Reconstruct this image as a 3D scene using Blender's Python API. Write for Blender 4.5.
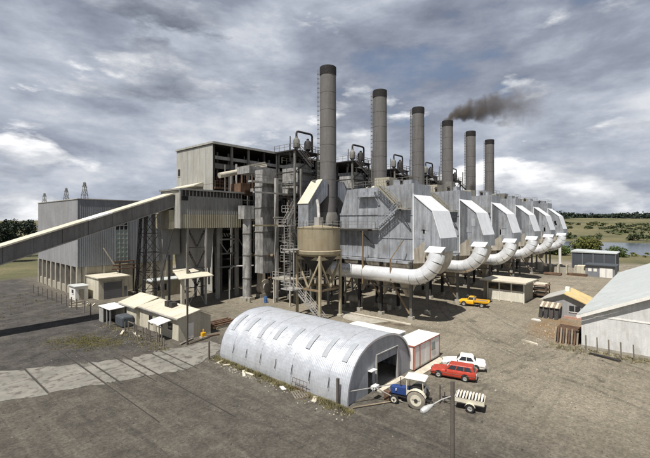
import bpy, math, random
from mathutils import Vector, Matrix, noise
R = math.radians
random.seed(7)
for o in list(bpy.data.objects): bpy.data.objects.remove(o)
scene = bpy.context.scene
COL = scene.collection

# ------------------------------------------------------------------ camera
cam_d = bpy.data.cameras.new('camera'); cam = bpy.data.objects.new('camera', cam_d); COL.objects.link(cam)
cam.location = (0, 0, 15); cam.rotation_euler = (R(90), 0, math.atan2(345, 393) - R(90))
cam_d.sensor_width = 36; cam_d.lens = 393 / 650 * 36; cam_d.shift_y = -8 / 650
cam_d.clip_start = 0.3; cam_d.clip_end = 12000
scene.camera = cam
# ------------------------------------------------------------------ light
SUN_EL = R(62); SUN_AZ = (-0.985, -0.173)
to_sun = Vector((SUN_AZ[0] * math.cos(SUN_EL), SUN_AZ[1] * math.cos(SUN_EL), math.sin(SUN_EL)))
sd = bpy.data.lights.new('sun', 'SUN'); sd.energy = 5.0; sd.angle = R(0.53); sd.color = (1, 0.965, 0.905)
so = bpy.data.objects.new('sun', sd); COL.objects.link(so)
so.rotation_euler = to_sun.to_track_quat('Z', 'Y').to_euler(); so.location = to_sun * 200
scene.view_settings.view_transform = 'Standard'; scene.view_settings.look = 'None'
scene.view_settings.gamma = 1; scene.view_settings.exposure = 0.40
scene.view_settings.use_curve_mapping = False

def world():
    w = bpy.data.worlds.new('World'); scene.world = w; w.use_nodes = True
    nt = w.node_tree; nt.nodes.clear(); N = nt.nodes.new; L = nt.links.new
    out = N('ShaderNodeOutputWorld')
    sky = N('ShaderNodeTexSky'); sky.sky_type = 'NISHITA'; sky.sun_disc = False
    sky.sun_elevation = SUN_EL; sky.sun_rotation = math.atan2(SUN_AZ[0], SUN_AZ[1])
    b1 = N('ShaderNodeBackground'); b1.inputs[1].default_value = 0.085; L(sky.outputs[0], b1.inputs[0])
    tc = N('ShaderNodeTexCoord'); sp = N('ShaderNodeSeparateXYZ'); L(tc.outputs['Generated'], sp.inputs[0])
    def m(op, a, b=None, c=None):
        n = N('ShaderNodeMath'); n.operation = op
        for i, v in enumerate((a, b, c)):
            if v is None: continue
            if isinstance(v, (int, float)): n.inputs[i].default_value = v
            else: L(v, n.inputs[i])
        return n.outputs[0]
    def vec(off, zs=2.3):
        mp = N('ShaderNodeMapping'); mp.inputs['Location'].default_value = off; mp.inputs['Scale'].default_value = (1, 1, zs); L(tc.outputs['Generated'], mp.inputs[0]); return mp.outputs[0]
    def nz(v, scale, det, rough, dist=0.0):
        n = N('ShaderNodeTexNoise'); n.inputs['Scale'].default_value = scale; n.inputs['Detail'].default_value = det
        n.inputs['Roughness'].default_value = rough; n.inputs['Distortion'].default_value = dist; L(v, n.inputs[0]); return n.outputs[0]
    def ramp(src, stops):
        r = N('ShaderNodeValToRGB'); cr = r.color_ramp
        while len(cr.elements) < len(stops): cr.elements.new(0.5)
        for e, (p, c) in zip(cr.elements, stops):
            e.position = p; e.color = (c, c, c, 1) if isinstance(c, (int, float)) else (*c, 1)
        L(src, r.inputs[0]); return r.outputs[0]
    def mixs(f, a, b):
        n = N('ShaderNodeMixShader'); L(f, n.inputs[0]); L(a, n.inputs[1]); L(b, n.inputs[2]); return n.outputs[0]
    def bg(col, s):
        n = N('ShaderNodeBackground'); n.inputs[1].default_value = s; L(col, n.inputs[0]); return n.outputs[0]
    ax, ay, az = CLOUD_A
    # high grey layer with blue gaps
    hi = nz(vec((ax, ay, az), 2.6), 2.4, 9, 0.55, 0.15)
    hi_sh = nz(vec((ax + 3, ay, az + 2), 2.6), 4.2, 10, 0.6, 0.1)
    el = m('MINIMUM', m('MAXIMUM', sp.outputs[2], 0.0), 0.8)
    hv = m('SUBTRACT', m('ADD', m('MULTIPLY', hi, 0.55), m('MULTIPLY', hi_sh, 0.55)), m('MULTIPLY', m('SUBTRACT', el, 0.2), 0.24))
    hi_col = ramp(hv, [(0.40, (0.165, 0.185, 0.24)), (0.51, (0.26, 0.288, 0.355)), (0.60, (0.39, 0.425, 0.495)), (0.70, (0.60, 0.62, 0.655))])
    hi_cov = ramp(m('ADD', m('MULTIPLY', m('SUBTRACT', 0.12, m('MINIMUM', el, 0.12)), 2.0), m('ADD', m('MULTIPLY', hi, 0.7), m('MULTIPLY', hi_sh, 0.3))), [(0.37, 0.35), (0.46, 1.0)])
    s = mixs(hi_cov, b1.outputs[0], bg(hi_col, 0.92))
    # nearer cumulus: crisp edges, lit tops and grey bases
    bx, by, bz = CLOUD_B
    lo = nz(vec((bx, by, bz), 2.9), 3.1, 12, 0.56, 0.12)
    up = nz(vec((bx - .04, by, bz + .17), 2.9), 3.1, 12, 0.56, 0.12)
    big = nz(vec((bx + 7, by + 1, bz + 3), 2.6), 1.7, 3, 0.5, 0.1)
    thick = m('ADD', lo, m('MULTIPLY', m('SUBTRACT', big, 0.5), 0.55))
    lo_cov = ramp(thick, [(0.485, 0.0), (0.545, 1.0)])
    rel = m('MULTIPLY', m('SUBTRACT', lo, up), 1.6)
    lv = m('SUBTRACT', m('ADD', rel, 0.52), m('MULTIPLY', m('SUBTRACT', thick, 0.55), 0.75))
    lv = m('SUBTRACT', lv, m('MULTIPLY', m('SUBTRACT', el, 0.2), 0.60))
    fine = nz(vec((1, 4, 5)), 13, 7, 0.62, 0.1)
    lv = m('ADD', lv, m('MULTIPLY', m('SUBTRACT', fine, 0.5), 0.28))
    lo_col = ramp(lv, [(0.20, (0.125, 0.14, 0.178)), (0.38, (0.205, 0.225, 0.275)), (0.53, (0.33, 0.358, 0.415)), (0.68, (0.56, 0.58, 0.615)), (0.84, (0.92, 0.92, 0.93))])
    s = mixs(lo_cov, s, bg(lo_col, 0.92))
    L(s, out.inputs[0])
CLOUD_A = (3, 3, 3); CLOUD_B = (2, 5, 1)
world()


# ------------------------------------------------------------------ materials
M = {}
def mat(name, c, rough=0.8, metal=0.0, var=0.18, scale=0.6, streak=0.0, stain=None, stain_amt=0.35, bump=0.0, bscale=8.0, spec=0.5, fine=0.08):
    m_ = bpy.data.materials.new(name); m_.use_nodes = True; nt = m_.node_tree
    b = nt.nodes['Principled BSDF']; N = nt.nodes.new; L = nt.links.new
    b.inputs['Roughness'].default_value = rough; b.inputs['Metallic'].default_value = metal
    b.inputs['Specular IOR Level'].default_value = spec
    ge = N('ShaderNodeNewGeometry'); oi = N('ShaderNodeObjectInfo')
    def nz(s, det, vec_scale=(1, 1, 1)):
        mp = N('ShaderNodeMapping'); mp.inputs['Scale'].default_value = vec_scale; L(ge.outputs['Position'], mp.inputs[0])
        n = N('ShaderNodeTexNoise'); n.inputs['Scale'].default_value = s; n.inputs['Detail'].default_value = det
        n.inputs['Roughness'].default_value = 0.62; L(mp.outputs[0], n.inputs[0]); return n.outputs[0]
    def rmp(src, p0, v0, p1, v1):
        r = N('ShaderNodeMapRange'); r.inputs[1].default_value = p0; r.inputs[2].default_value = p1
        r.inputs[3].default_value = v0; r.inputs[4].default_value = v1; L(src, r.inputs[0]); return r.outputs[0]
    def mul(a, b_):
        n = N('ShaderNodeMath'); n.operation = 'MULTIPLY'; L(a, n.inputs[0]); L(b_, n.inputs[1]); return n.outputs[0]
    f = rmp(nz(scale, 6), 0.3, 1 - var, 0.7, 1 + var)
    f = mul(f, rmp(nz(scale * 12, 4), 0.3, 1 - fine, 0.7, 1 + fine))
    f = mul(f, rmp(oi.outputs['Random'], 0, 1 - var * 0.28, 1, 1 + var * 0.28))
    if streak: f = mul(f, rmp(nz(2.2, 4, (1, 1, 0.07)), 0.3, 1 - streak, 0.65, 1 + streak * 0.5))
    mx = N('ShaderNodeMix'); mx.data_type = 'RGBA'; mx.blend_type = 'MULTIPLY'; mx.inputs[0].default_value = 1
    mx.inputs[6].default_value = (*c, 1); L(f, mx.inputs[7]); col = mx.outputs[2]
    if stain:
        s = nz(scale * 2.6, 8, (1, 1, 0.3))
        mm = N('ShaderNodeMix'); mm.data_type = 'RGBA'; mm.inputs[7].default_value = (*stain, 1)
        L(rmp(s, 0.5, 0.0, 0.72, stain_amt * 2), mm.inputs[0]); L(col, mm.inputs[6]); col = mm.outputs[2]
    L(col, b.inputs['Base Color'])
    L(rmp(nz(scale * 5, 4), 0.3, max(0.05, rough - 0.12), 0.7, min(1, rough + 0.12)), b.inputs['Roughness'])
    if bump:
        bp = N('ShaderNodeBump'); bp.inputs['Strength'].default_value = bump; bp.inputs['Distance'].default_value = 0.05
        L(nz(bscale, 5), bp.inputs['Height']); L(bp.outputs[0], b.inputs['Normal'])
    M[name] = m_; return m_
RUST = (0.13, 0.065, 0.035)
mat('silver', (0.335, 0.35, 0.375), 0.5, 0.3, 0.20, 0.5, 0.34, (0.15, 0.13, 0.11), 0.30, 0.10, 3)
mat('silver_lit_trim', (0.76, 0.77, 0.785), 0.42, 0.2, 0.07, 0.5, 0.06, (0.30, 0.28, 0.25), 0.10)  # silver lightened for sun on hood and inlet tops; also pale corner trim
mat('pipe_alu', (0.76, 0.765, 0.77), 0.3, 0.45, 0.10, 0.35, 0.0, (0.45, 0.42, 0.37), 0.05, fine=0.03)
mat('hopper', (0.44, 0.40, 0.33), 0.7, 0.15, 0.22, 0.5, 0.2, RUST, 0.35)
mat('steel_dark', (0.028, 0.026, 0.025), 0.75, 0.1, 0.3, 0.5, 0, RUST, 0.12)
mat('steel_grey', (0.17, 0.165, 0.15), 0.7, 0.1, 0.25, 0.5, 0.2, RUST, 0.18)
mat('steel_light', (0.34, 0.33, 0.31), 0.7, 0.1, 0.2, 0.6, 0.25, RUST, 0.16)
mat('steel_brown', (0.20, 0.145, 0.085), 0.75, 0.05, 0.25, 0.6, 0.2, RUST, 0.3)
mat('rail_yellow', (0.34, 0.29, 0.19), 0.7, 0, 0.2, 0.7, 0.1, RUST, 0.15)
mat('stair_olive', (0.27, 0.25, 0.20), 0.7, 0.05, 0.2, 0.7, 0.1)
mat('rust', (0.12, 0.068, 0.04), 0.9, 0, 0.4, 0.8, 0.2, (0.045, 0.03, 0.022), 0.5)
mat('stack', (0.128, 0.121, 0.117), 0.8, 0, 0.12, 0.25, 0.2, (0.12, 0.10, 0.09), 0.2)
mat('stack_cap', (0.011, 0.010, 0.010), 0.85, 0, 0.3, 0.5)
mat('corrug_grey', (0.25, 0.248, 0.235), 0.62, 0.15, 0.16, 0.3, 0.2, (0.16, 0.13, 0.10), 0.2)
mat('corrug_olive', (0.285, 0.262, 0.19), 0.65, 0.1, 0.14, 0.3, 0.2, (0.17, 0.14, 0.10), 0.2)
mat('clad_grey', (0.19, 0.20, 0.215), 0.6, 0.1, 0.12, 0.2, 0.16, (0.13, 0.12, 0.11), 0.14)
mat('clad_pale', (0.35, 0.345, 0.32), 0.7, 0.05, 0.12, 0.25, 0.22, (0.30, 0.25, 0.16), 0.25)
mat('gallery_side', (0.16, 0.155, 0.15), 0.7, 0.05, 0.2, 0.3, 0.3, (0.10, 0.09, 0.08), 0.2)
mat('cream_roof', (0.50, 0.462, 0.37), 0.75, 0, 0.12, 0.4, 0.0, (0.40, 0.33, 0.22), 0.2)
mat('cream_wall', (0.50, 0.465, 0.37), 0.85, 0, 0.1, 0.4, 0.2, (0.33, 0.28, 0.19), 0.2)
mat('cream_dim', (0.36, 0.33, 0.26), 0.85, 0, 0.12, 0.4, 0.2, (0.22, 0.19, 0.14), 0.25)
mat('concrete', (0.33, 0.305, 0.255), 0.9, 0, 0.18, 0.5, 0.1, (0.17, 0.15, 0.12), 0.35, 0.15, 6)
mat('concrete_pale', (0.47, 0.43, 0.35), 0.9, 0, 0.15, 0.5, 0.1, (0.25, 0.22, 0.17), 0.3, 0.1, 6)
mat('duct', (0.30, 0.295, 0.285), 0.75, 0.05, 0.35, 0.7, 0.35, (0.11, 0.10, 0.09), 0.5, 0.2, 3)
mat('tan_tank', (0.26, 0.22, 0.145), 0.75, 0, 0.1, 0.5, 0.18, (0.24, 0.18, 0.10), 0.3)
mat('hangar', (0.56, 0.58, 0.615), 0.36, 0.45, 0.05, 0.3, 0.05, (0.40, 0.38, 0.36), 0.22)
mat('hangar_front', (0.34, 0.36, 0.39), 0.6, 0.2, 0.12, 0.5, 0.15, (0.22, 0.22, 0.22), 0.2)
mat('skylight', (0.31, 0.325, 0.345), 0.5, 0, 0.15, 0.9)
mat('white_paint', (0.74, 0.72, 0.68), 0.6, 0, 0.06, 0.6, 0.08, (0.5, 0.46, 0.38), 0.12)
mat('orange_trim', (0.42, 0.085, 0.03), 0.6, 0, 0.15)
mat('white_block', (0.55, 0.55, 0.54), 0.85, 0, 0.12, 0.7, 0.15, (0.36, 0.33, 0.28), 0.3, 0.2, 5)
mat('pale_roof', (0.52, 0.545, 0.53), 0.5, 0.2, 0.08, 0.4, 0, (0.40, 0.40, 0.37), 0.2)
mat('grey_roof', (0.42, 0.41, 0.38), 0.7, 0.05, 0.15, 0.6, 0, (0.34, 0.22, 0.10), 0.3)
mat('yellow_roof', (0.50, 0.37, 0.16), 0.75, 0, 0.2, 0.8, 0, (0.40, 0.38, 0.33), 0.4)
mat('dark_clad', (0.060, 0.068, 0.078), 0.7, 0.05, 0.12, 0.3, 0.15)
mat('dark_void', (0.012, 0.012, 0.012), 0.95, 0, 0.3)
mat('door_grey', (0.13, 0.13, 0.135), 0.6, 0.1, 0.1)
mat('door_white', (0.62, 0.59, 0.50), 0.7, 0, 0.08, 0.6, 0.15)
mat('timber', (0.22, 0.175, 0.12), 0.9, 0, 0.3, 1.2, 0.2)
mat('timber_grey', (0.16, 0.14, 0.115), 0.9, 0, 0.3, 1.2, 0.2)
mat('timber_pale', (0.50, 0.45, 0.36), 0.9, 0, 0.25, 1.2, 0.1)
mat('tyre', (0.018, 0.018, 0.018), 0.85, 0, 0.2)
mat('tyre_dusty', (0.20, 0.18, 0.145), 0.95, 0, 0.25, 2.0)
mat('rim', (0.55, 0.54, 0.50), 0.4, 0.4, 0.1)
mat('rim_cream', (0.58, 0.54, 0.43), 0.6, 0, 0.1)
mat('chrome', (0.6, 0.6, 0.6), 0.2, 0.9, 0.05)
mat('glass_dark', (0.02, 0.024, 0.03), 0.08, 0, 0.1, spec=0.8)
mat('glass_pale', (0.24, 0.29, 0.28), 0.15, 0, 0.2, 1.5, spec=0.7)
mat('red_paint', (0.37, 0.042, 0.022), 0.25, 0, 0.05, 0.7, 0, None, spec=0.6)
mat('car_white', (0.78, 0.76, 0.70), 0.28, 0, 0.03, 0.7, spec=0.6)
mat('yellow_paint', (0.70, 0.36, 0.01), 0.4, 0, 0.08, 0.8, 0, (0.40, 0.20, 0.02), 0.1)
mat('blue_paint', (0.022, 0.05, 0.17), 0.4, 0, 0.15, 1.0, 0)
mat('drum_blue', (0.04, 0.10, 0.25), 0.5, 0, 0.2)
mat('lamp_red', (0.35, 0.02, 0.015), 0.3)
mat('lamp_glass', (0.7, 0.7, 0.68), 0.15)
mat('lamp_shell', (0.45, 0.45, 0.43), 0.4, 0.2, 0.1)
mat('pole_wood', (0.105, 0.09, 0.075), 0.9, 0, 0.25, 1.5, 0.3)
mat('bark', (0.07, 0.055, 0.04), 0.95, 0, 0.3, 1.0)
mat('rail_steel', (0.050, 0.044, 0.038), 0.6, 0.3, 0.3)
mat('grit_mid', (0.19, 0.175, 0.15), 0.95, 0, 0.3, 3.0)
mat('wet_stain', (0.055, 0.045, 0.035), 0.5, 0, 0.4, 0.6)

def leaf_mat(name, c1, c2, sc=0.5):
    m_ = bpy.data.materials.new(name); m_.use_nodes = True; nt = m_.node_tree; b = nt.nodes['Principled BSDF']
    ge = nt.nodes.new('ShaderNodeNewGeometry'); n = nt.nodes.new('ShaderNodeTexNoise'); n.inputs['Scale'].default_value = sc
    n.inputs['Detail'].default_value = 5; nt.links.new(ge.outputs['Position'], n.inputs[0])
    ad = nt.nodes.new('ShaderNodeMath'); ad.operation = 'ADD'; nt.links.new(n.outputs[0], ad.inputs[0])
    mu = nt.nodes.new('ShaderNodeMath'); mu.operation = 'MULTIPLY_ADD'; mu.inputs[1].default_value = 0.35; mu.inputs[2].default_value = -0.175
    nt.links.new(ge.outputs['Random Per Island'], mu.inputs[0]); nt.links.new(mu.outputs[0], ad.inputs[1])
    mr = nt.nodes.new('ShaderNodeMapRange'); mr.inputs[1].default_value = 0.35; mr.inputs[2].default_value = 0.65; nt.links.new(ad.outputs[0], mr.inputs[0])
    mx = nt.nodes.new('ShaderNodeMix'); mx.data_type = 'RGBA'; mx.inputs[6].default_value = (*c1, 1); mx.inputs[7].default_value = (*c2, 1)
    nt.links.new(mr.outputs[0], mx.inputs[0]); nt.links.new(mx.outputs[2], b.inputs['Base Color']); b.inputs['Roughness'].default_value = 0.7
    b.inputs['Specular IOR Level'].default_value = 0.2
    M[name] = m_
leaf_mat('leaf', (0.035, 0.06, 0.02), (0.10, 0.13, 0.035))
leaf_mat('leaf_olive', (0.06, 0.075, 0.02), (0.16, 0.16, 0.045))
leaf_mat('leaf_far', (0.018, 0.028, 0.022), (0.032, 0.045, 0.028), 0.02)
leaf_mat('leaf_scrub', (0.045, 0.06, 0.03), (0.085, 0.095, 0.04), 0.05)
leaf_mat('weed', (0.10, 0.09, 0.045), (0.22, 0.19, 0.09), 1.0)
leaf_mat('weed_green', (0.10, 0.095, 0.04), (0.17, 0.15, 0.055), 1.0)

# ------------------------------------------------------------------ mesh builder
class MB:
    def __init__(s): s.v = []; s.f = []
    def add(s, vs, fs):
        n = len(s.v); s.v += [tuple(p) for p in vs]; s.f += [tuple(i + n for i in f) for f in fs]; return s
    def box(s, x0, x1, y0, y1, z0, z1):
        return s.add([(x0, y0, z0), (x1, y0, z0), (x1, y1, z0), (x0, y1, z0), (x0, y0, z1), (x1, y0, z1), (x1, y1, z1), (x0, y1, z1)],
                     [(0, 3, 2, 1), (4, 5, 6, 7), (0, 1, 5, 4), (1, 2, 6, 5), (2, 3, 7, 6), (3, 0, 4, 7)])
    def hexa(s, p): return s.add(p, [(0, 3, 2, 1), (4, 5, 6, 7), (0, 1, 5, 4), (1, 2, 6, 5), (2, 3, 7, 6), (3, 0, 4, 7)])
    def beam(s, a, b, w=0.1, h=None):
        h = h or w; a = Vector(a); b = Vector(b); d = (b - a).normalized()
        up = Vector((0, 0, 1)) if abs(d.z) < 0.95 else Vector((1, 0, 0))
        x = d.cross(up).normalized() * w / 2; y = x.cross(d).normalized() * h / 2
        return s.hexa([a - x - y, a + x - y, a + x + y, a - x + y, b - x - y, b + x - y, b + x + y, b - x + y])
    def tube(s, path, r, n=10, cap=True):
        path = [Vector(p) for p in path]; rr = r if isinstance(r, (list, tuple)) else [r] * len(path)
        d0 = (path[1] - path[0]).normalized(); up = Vector((0, 0, 1)) if abs(d0.z) < 0.9 else Vector((1, 0, 0))
        u = d0.cross(up).normalized(); base = len(s.v)
        for i, p in enumerate(path):
            d = ((path[i + 1] if i < len(path) - 1 else p) - (path[i - 1] if i else p)).normalized()
            u = (u - d * u.dot(d)).normalized(); w = d.cross(u)
            for k in range(n):
                t = 2 * math.pi * k / n; s.v.append(tuple(p + (u * math.cos(t) + w * math.sin(t)) * rr[i]))
        for i in range(len(path) - 1):
            for k in range(n):
                a = base + i * n + k; b = base + i * n + (k + 1) % n; s.f.append((a, b, b + n, a + n))
        if cap:
            s.f.append(tuple(base + k for k in range(n))[::-1]); e = base + (len(path) - 1) * n; s.f.append(tuple(e + k for k in range(n)))
        return s
    def lathe(s, cx, cy, prof, n=24, cap=True): # prof: (r,z)
        base = len(s.v)
        for r, z in prof:
            for k in range(n):
                t = 2 * math.pi * k / n; s.v.append((cx + r * math.cos(t), cy + r * math.sin(t), z))
        for i in range(len(prof) - 1):
            for k in range(n):
                a = base + i * n + k; b = base + i * n + (k + 1) % n; s.f.append((a, b, b + n, a + n))
        if cap:
            s.f.append(tuple(base + k for k in range(n))[::-1]); e = base + (len(prof) - 1) * n; s.f.append(tuple(e + k for k in range(n)))
        return s
    def prism(s, poly, axis, a, b): # poly of 2D pts in the other two axes (cyclic order x: yz, y: xz, z: xy)
        def P(p, t): return (t, p[0], p[1]) if axis == 'x' else (p[0], t, p[1]) if axis == 'y' else (p[0], p[1], t)
        n = len(poly); vs = [P(p, a) for p in poly] + [P(p, b) for p in poly]
        fs = [tuple(range(n))[::-1], tuple(range(n, 2 * n))] + [(i, (i + 1) % n, (i + 1) % n + n, i + n) for i in range(n)]
        return s.add(vs, fs)
    def corrug(s, p0, p1, z0, z1, pitch=0.35, depth=0.06, thick=0.05): # ribbed vertical sheet from p0 to p1 (xy); ribs to the right-hand side
        p0 = Vector((*p0, 0)); p1 = Vector((*p1, 0)); d = p1 - p0; ln = d.length; d.normalize(); nrm = Vector((d.y, -d.x, 0))
        k = max(1, int(ln / pitch)); st = ln / k; pts = []
        for i in range(k):
            o = i * st; pts += [(o, 0), (o + st * 0.3, 0), (o + st * 0.42, depth), (o + st * 0.84, depth), (o + st * 0.96, 0)]
        pts.append((ln, 0)); n = len(pts); vs = []
        for z in (z0, z1):
            for a, q in pts: v = p0 + d * a + nrm * q; vs.append((v.x, v.y, z))
        for z in (z0, z1):
            for a in (0, ln): v = p0 + d * a - nrm * thick; vs.append((v.x, v.y, z))
        fs = [(i, i + 1, i + 1 + n, i + n) for i in range(n - 1)]
        b = 2 * n; fs += [(b + 1, b, b + 2, b + 3), (b, 0, n, b + 2), (n - 1, b + 1, b + 3, 2 * n - 1)]
        return s.add(vs, fs)
    def rail(s, path, h=1.05, w=0.05, step=1.6):
        path = [Vector(p) for p in path]
        for a, b in zip(path, path[1:]):
            n = max(1, round((b - a).length / step))
            for i in range(n + 1): p = a.lerp(b, i / n); s.beam(p, p + Vector((0, 0, h)), w)
            for hh in (h, h * 0.55): s.beam(a + Vector((0, 0, hh)), b + Vector((0, 0, hh)), w)
        return s
    def build(s, name, material, parent=None, smooth=False, local=False, bevel=0, origin=None):
        me = bpy.data.meshes.new(name); off = Vector((0, 0, 0))
        if parent is not None and not local: off = wloc(parent)
        elif parent is None:
            if origin is None:
                xs = [p[0] for p in s.v]; ys = [p[1] for p in s.v]; zs = [p[2] for p in s.v]
                origin = ((min(xs) + max(xs)) / 2, (min(ys) + max(ys)) / 2, min(zs))
            off = Vector(origin)
        me.from_pydata([(p[0] - off.x, p[1] - off.y, p[2] - off.z) for p in s.v], [], s.f)
        me.materials.append(M[material]); me.validate(); me.update()
        if smooth: 
            me.polygons.foreach_set('use_smooth', [True] * len(me.polygons))
            try: me.set_sharp_from_angle(angle=R(38))
            except Exception: pass
        o = bpy.data.objects.new(name, me); COL.objects.link(o)
        if parent is not None: o.parent = parent
        else: o.location = off
        if bevel:
            b = o.modifiers.new('bevel', 'BEVEL'); b.width = bevel; b.segments = 2; b.limit_method = 'ANGLE'; b.angle_limit = R(30)
        return o
def wloc(o):
    l = Vector(o.location)
    while o.parent: o = o.parent; l += Vector(o.location)
    return l
def tag(o, label=None, cat=None, group=None, kind=None):
    if label: o['label'] = label
    if cat: o['category'] = cat
    if group: o['group'] = group
    if kind: o['kind'] = kind
    return o
def thing(name, label, cat, loc=(0, 0, 0), rz=0, group=None):
    o = bpy.data.objects.new(name, None); COL.objects.link(o); o.location = loc; o.rotation_euler = (0, 0, rz); o.empty_display_size = 0.3
    return tag(o, label, cat, group)
def copy_tree(o, parent=None):
    c = o.copy(); COL.objects.link(c); c.parent = parent
    for ch in list(o.children): copy_tree(ch, c)
    return c
def B(x0, x1, y0, y1, z0, z1): return MB().box(x0, x1, y0, y1, z0, z1)
def stair(mb, a, b, w_vec, treads=True):
    a = Vector(a); b = Vector(b); w = Vector(w_vec)
    for k in (0, 1): mb.beam(a + w * k, b + w * k, 0.07, 0.24); 
    n = int(abs(a.z - b.z) / 0.25)
    for i in range(1, n):
        p = a.lerp(b, i / n); mb.beam(p, p + w, 0.22, 0.05)
    for k in (0, 1):
        mb.beam(a + w * k + Vector((0, 0, 1)), b + w * k + Vector((0, 0, 1)), 0.06)
        mb.beam(a + w * k + Vector((0, 0, .55)), b + w * k + Vector((0, 0, .55)), 0.05)
        for i in range(5): p = a.lerp(b, i / 4) + w * k; mb.beam(p, p + Vector((0, 0, 1)), 0.05)
    return mb
def lattice(mb, p, q, w, n, t=0.08, tw=0.5): # flat zigzag lattice bar between p and q with width vector w
    p = Vector(p); q = Vector(q); w = Vector(w)
    mb.beam(p - w, q - w, t * 1.5); mb.beam(p + w, q + w, t * 1.5)
    for i in range(n):
        a = p.lerp(q, i / n); b = p.lerp(q, (i + 1) / n); s = 1 if i % 2 else -1
        mb.beam(a + w * s, b - w * s, t)
    return mb
ORD = ['first', 'second', 'third', 'fourth', 'fifth', 'sixth', 'seventh', 'eighth', 'ninth', 'tenth', 'eleventh', 'twelfth']
UNIT = 17.3

# ================================================================== SETTING
def sstep(a, b, x): t = min(1, max(0, (x - a) / (b - a))); return t * t * (3 - 2 * t)
def height(x, y):
    n = noise.fractal(Vector((x * 0.0022, y * 0.0022, 0.3)), 0.9, 2.1, 4)
    n2 = noise.fractal(Vector((x * 0.012, y * 0.012, 1.3)), 0.9, 2.1, 3)
    far = sstep(372, 980, x) * (17 + 7 * n) + sstep(372, 420, x) * (1.2 + 0.8 * n2)
    riv = sstep(228, 243, x) * (1 - sstep(360, 374, x))
    nor = sstep(420, 1100, max(y, -y * 0.9)) * (15 + 7 * n) * (1 - sstep(120, 228, x)) + sstep(330, 800, -x) * (16 + 6 * n)
    return far + nor - 4.5 * riv + (0.25 * n2 if (x > 175 or y > 135) else 0) * sstep(0, 1, 1)
def ground():
    def axis(lo, hi, dense):
        v = [lo]; 
        while v[-1] < hi:
            x = v[-1]; st = 60 + abs(x) * 0.05
            for a, b, s in dense:
                if a - s <= x < b: st = s
            v.append(x + st)
        return v
    xs = axis(-5000, 7000, [(160, 226, 11), (226, 245, 2.5), (245, 355, 25), (355, 425, 5), (425, 1150, 28)])
    ys = axis(-5000, 7000, [(-260, 420, 18), (420, 1200, 40)])
    nx, ny = len(xs), len(ys)
    vs = [(x, y, height(x, y)) for x in xs for y in ys]
    fs = [(i * ny + j, (i + 1) * ny + j, (i + 1) * ny + j + 1, i * ny + j + 1) for i in range(nx - 1) for j in range(ny - 1)]
    g = MB().add(vs, fs)
    # material
    m_ = bpy.data.materials.new('ground'); m_.use_nodes = True; nt = m_.node_tree; b = nt.nodes['Principled BSDF']; N = nt.nodes.new; L = nt.links.new
    ge = N('ShaderNodeNewGeometry'); pos = ge.outputs['Position']; sp = N('ShaderNodeSeparateXYZ'); L(pos, sp.inputs[0])
    def nz(s, det=6, vs_=(1, 1, 1), rough=0.6, dist=0.0, rot=0):
        mp = N('ShaderNodeMapping'); mp.inputs['Scale'].default_value = vs_; mp.inputs['Rotation'].default_value = (0, 0, rot); L(pos, mp.inputs[0])
        n = N('ShaderNodeTexNoise'); n.inputs['Scale'].default_value = s; n.inputs['Detail'].default_value = det; n.inputs['Roughness'].default_value = rough
        n.inputs['Distortion'].default_value = dist; L(mp.outputs[0], n.inputs[0]); return n.outputs[0]
    def mr(src, a, b_, c=0.0, d=1.0):
        r = N('ShaderNodeMapRange'); r.inputs[1].default_value = a; r.inputs[2].default_value = b_; r.inputs[3].default_value = c; r.inputs[4].default_value = d; L(src, r.inputs[0]); return r.outputs[0]
    def mt(op, a, b_=None):
        n = N('ShaderNodeMath'); n.operation = op
        for i, v in enumerate((a, b_)):
            if v is None: continue
            if isinstance(v, (int, float)): n.inputs[i].default_value = v
            else: L(v, n.inputs[i])
        return n.outputs[0]
    def mix(f, a, b_):
        n = N('ShaderNodeMix'); n.data_type = 'RGBA'
        if isinstance(f, (int, float)): n.inputs[0].default_value = f
        else: L(f, n.inputs[0])
        for i, v in ((6, a), (7, b_)):
            if isinstance(v, tuple): n.inputs[i].default_value = (*v, 1)
            else: L(v, n.inputs[i])
        return n.outputs[2]
    X, Y = sp.outputs[0], sp.outputs[1]
    big = nz(0.09, 7); med = nz(0.5, 8); fin = nz(4.5, 9, rough=0.82); warp = mt('MULTIPLY', mt('SUBTRACT', nz(0.16, 5), 0.5), 9.0)
    # foreground tarmac, worn and dusty
    tar = mix(mr(med, 0.32, 0.70), (0.060, 0.053, 0.044), (0.112, 0.100, 0.082))
    trk = nz(0.30, 5, (1, 0.11, 1), 0.6, 0.4, R(12))
    tar = mix(mr(trk, 0.50, 0.70, 0, 0.55), tar, (0.140, 0.125, 0.10))
    ruts = nz(1.5, 4, (1, 0.035, 1), 0.6, 0.3, R(-7))
    tar = mix(mr(ruts, 0.54, 0.66, 0, 0.5), tar, (0.048, 0.043, 0.038))
    ruts2 = nz(1.1, 4, (1, 0.05, 1), 0.6, 0.5, R(35))
    tar = mix(mr(ruts2, 0.56, 0.68, 0, 0.45), tar, (0.15, 0.135, 0.108))
    # sunlit yard of packed gravel
    yard = mix(mr(big, 0.35, 0.66), (0.165, 0.143, 0.106), (0.250, 0.219, 0.165))
    yard = mix(mr(nz(0.35, 7, (1, 0.35, 1), 0.65, 0.5), 0.50, 0.72, 0, 0.6), yard, (0.112, 0.100, 0.080))
    yard = mix(mr(nz(0.13, 6, (0.6, 1.4, 1), 0.6, 1.0), 0.57, 0.72, 0, 0.5), yard, (0.10, 0.09, 0.073))
    yard = mix(mr(nz(1.2, 4, (0.05, 1, 1), 0.6, 0.6, R(20)), 0.55, 0.68, 0, 0.45), yard, (0.245, 0.218, 0.168))
    yard = mix(mr(nz(1.0, 4, (0.06, 1, 1), 0.6, 0.6, R(-25)), 0.56, 0.70, 0, 0.5), yard, (0.125, 0.11, 0.085))
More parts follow.
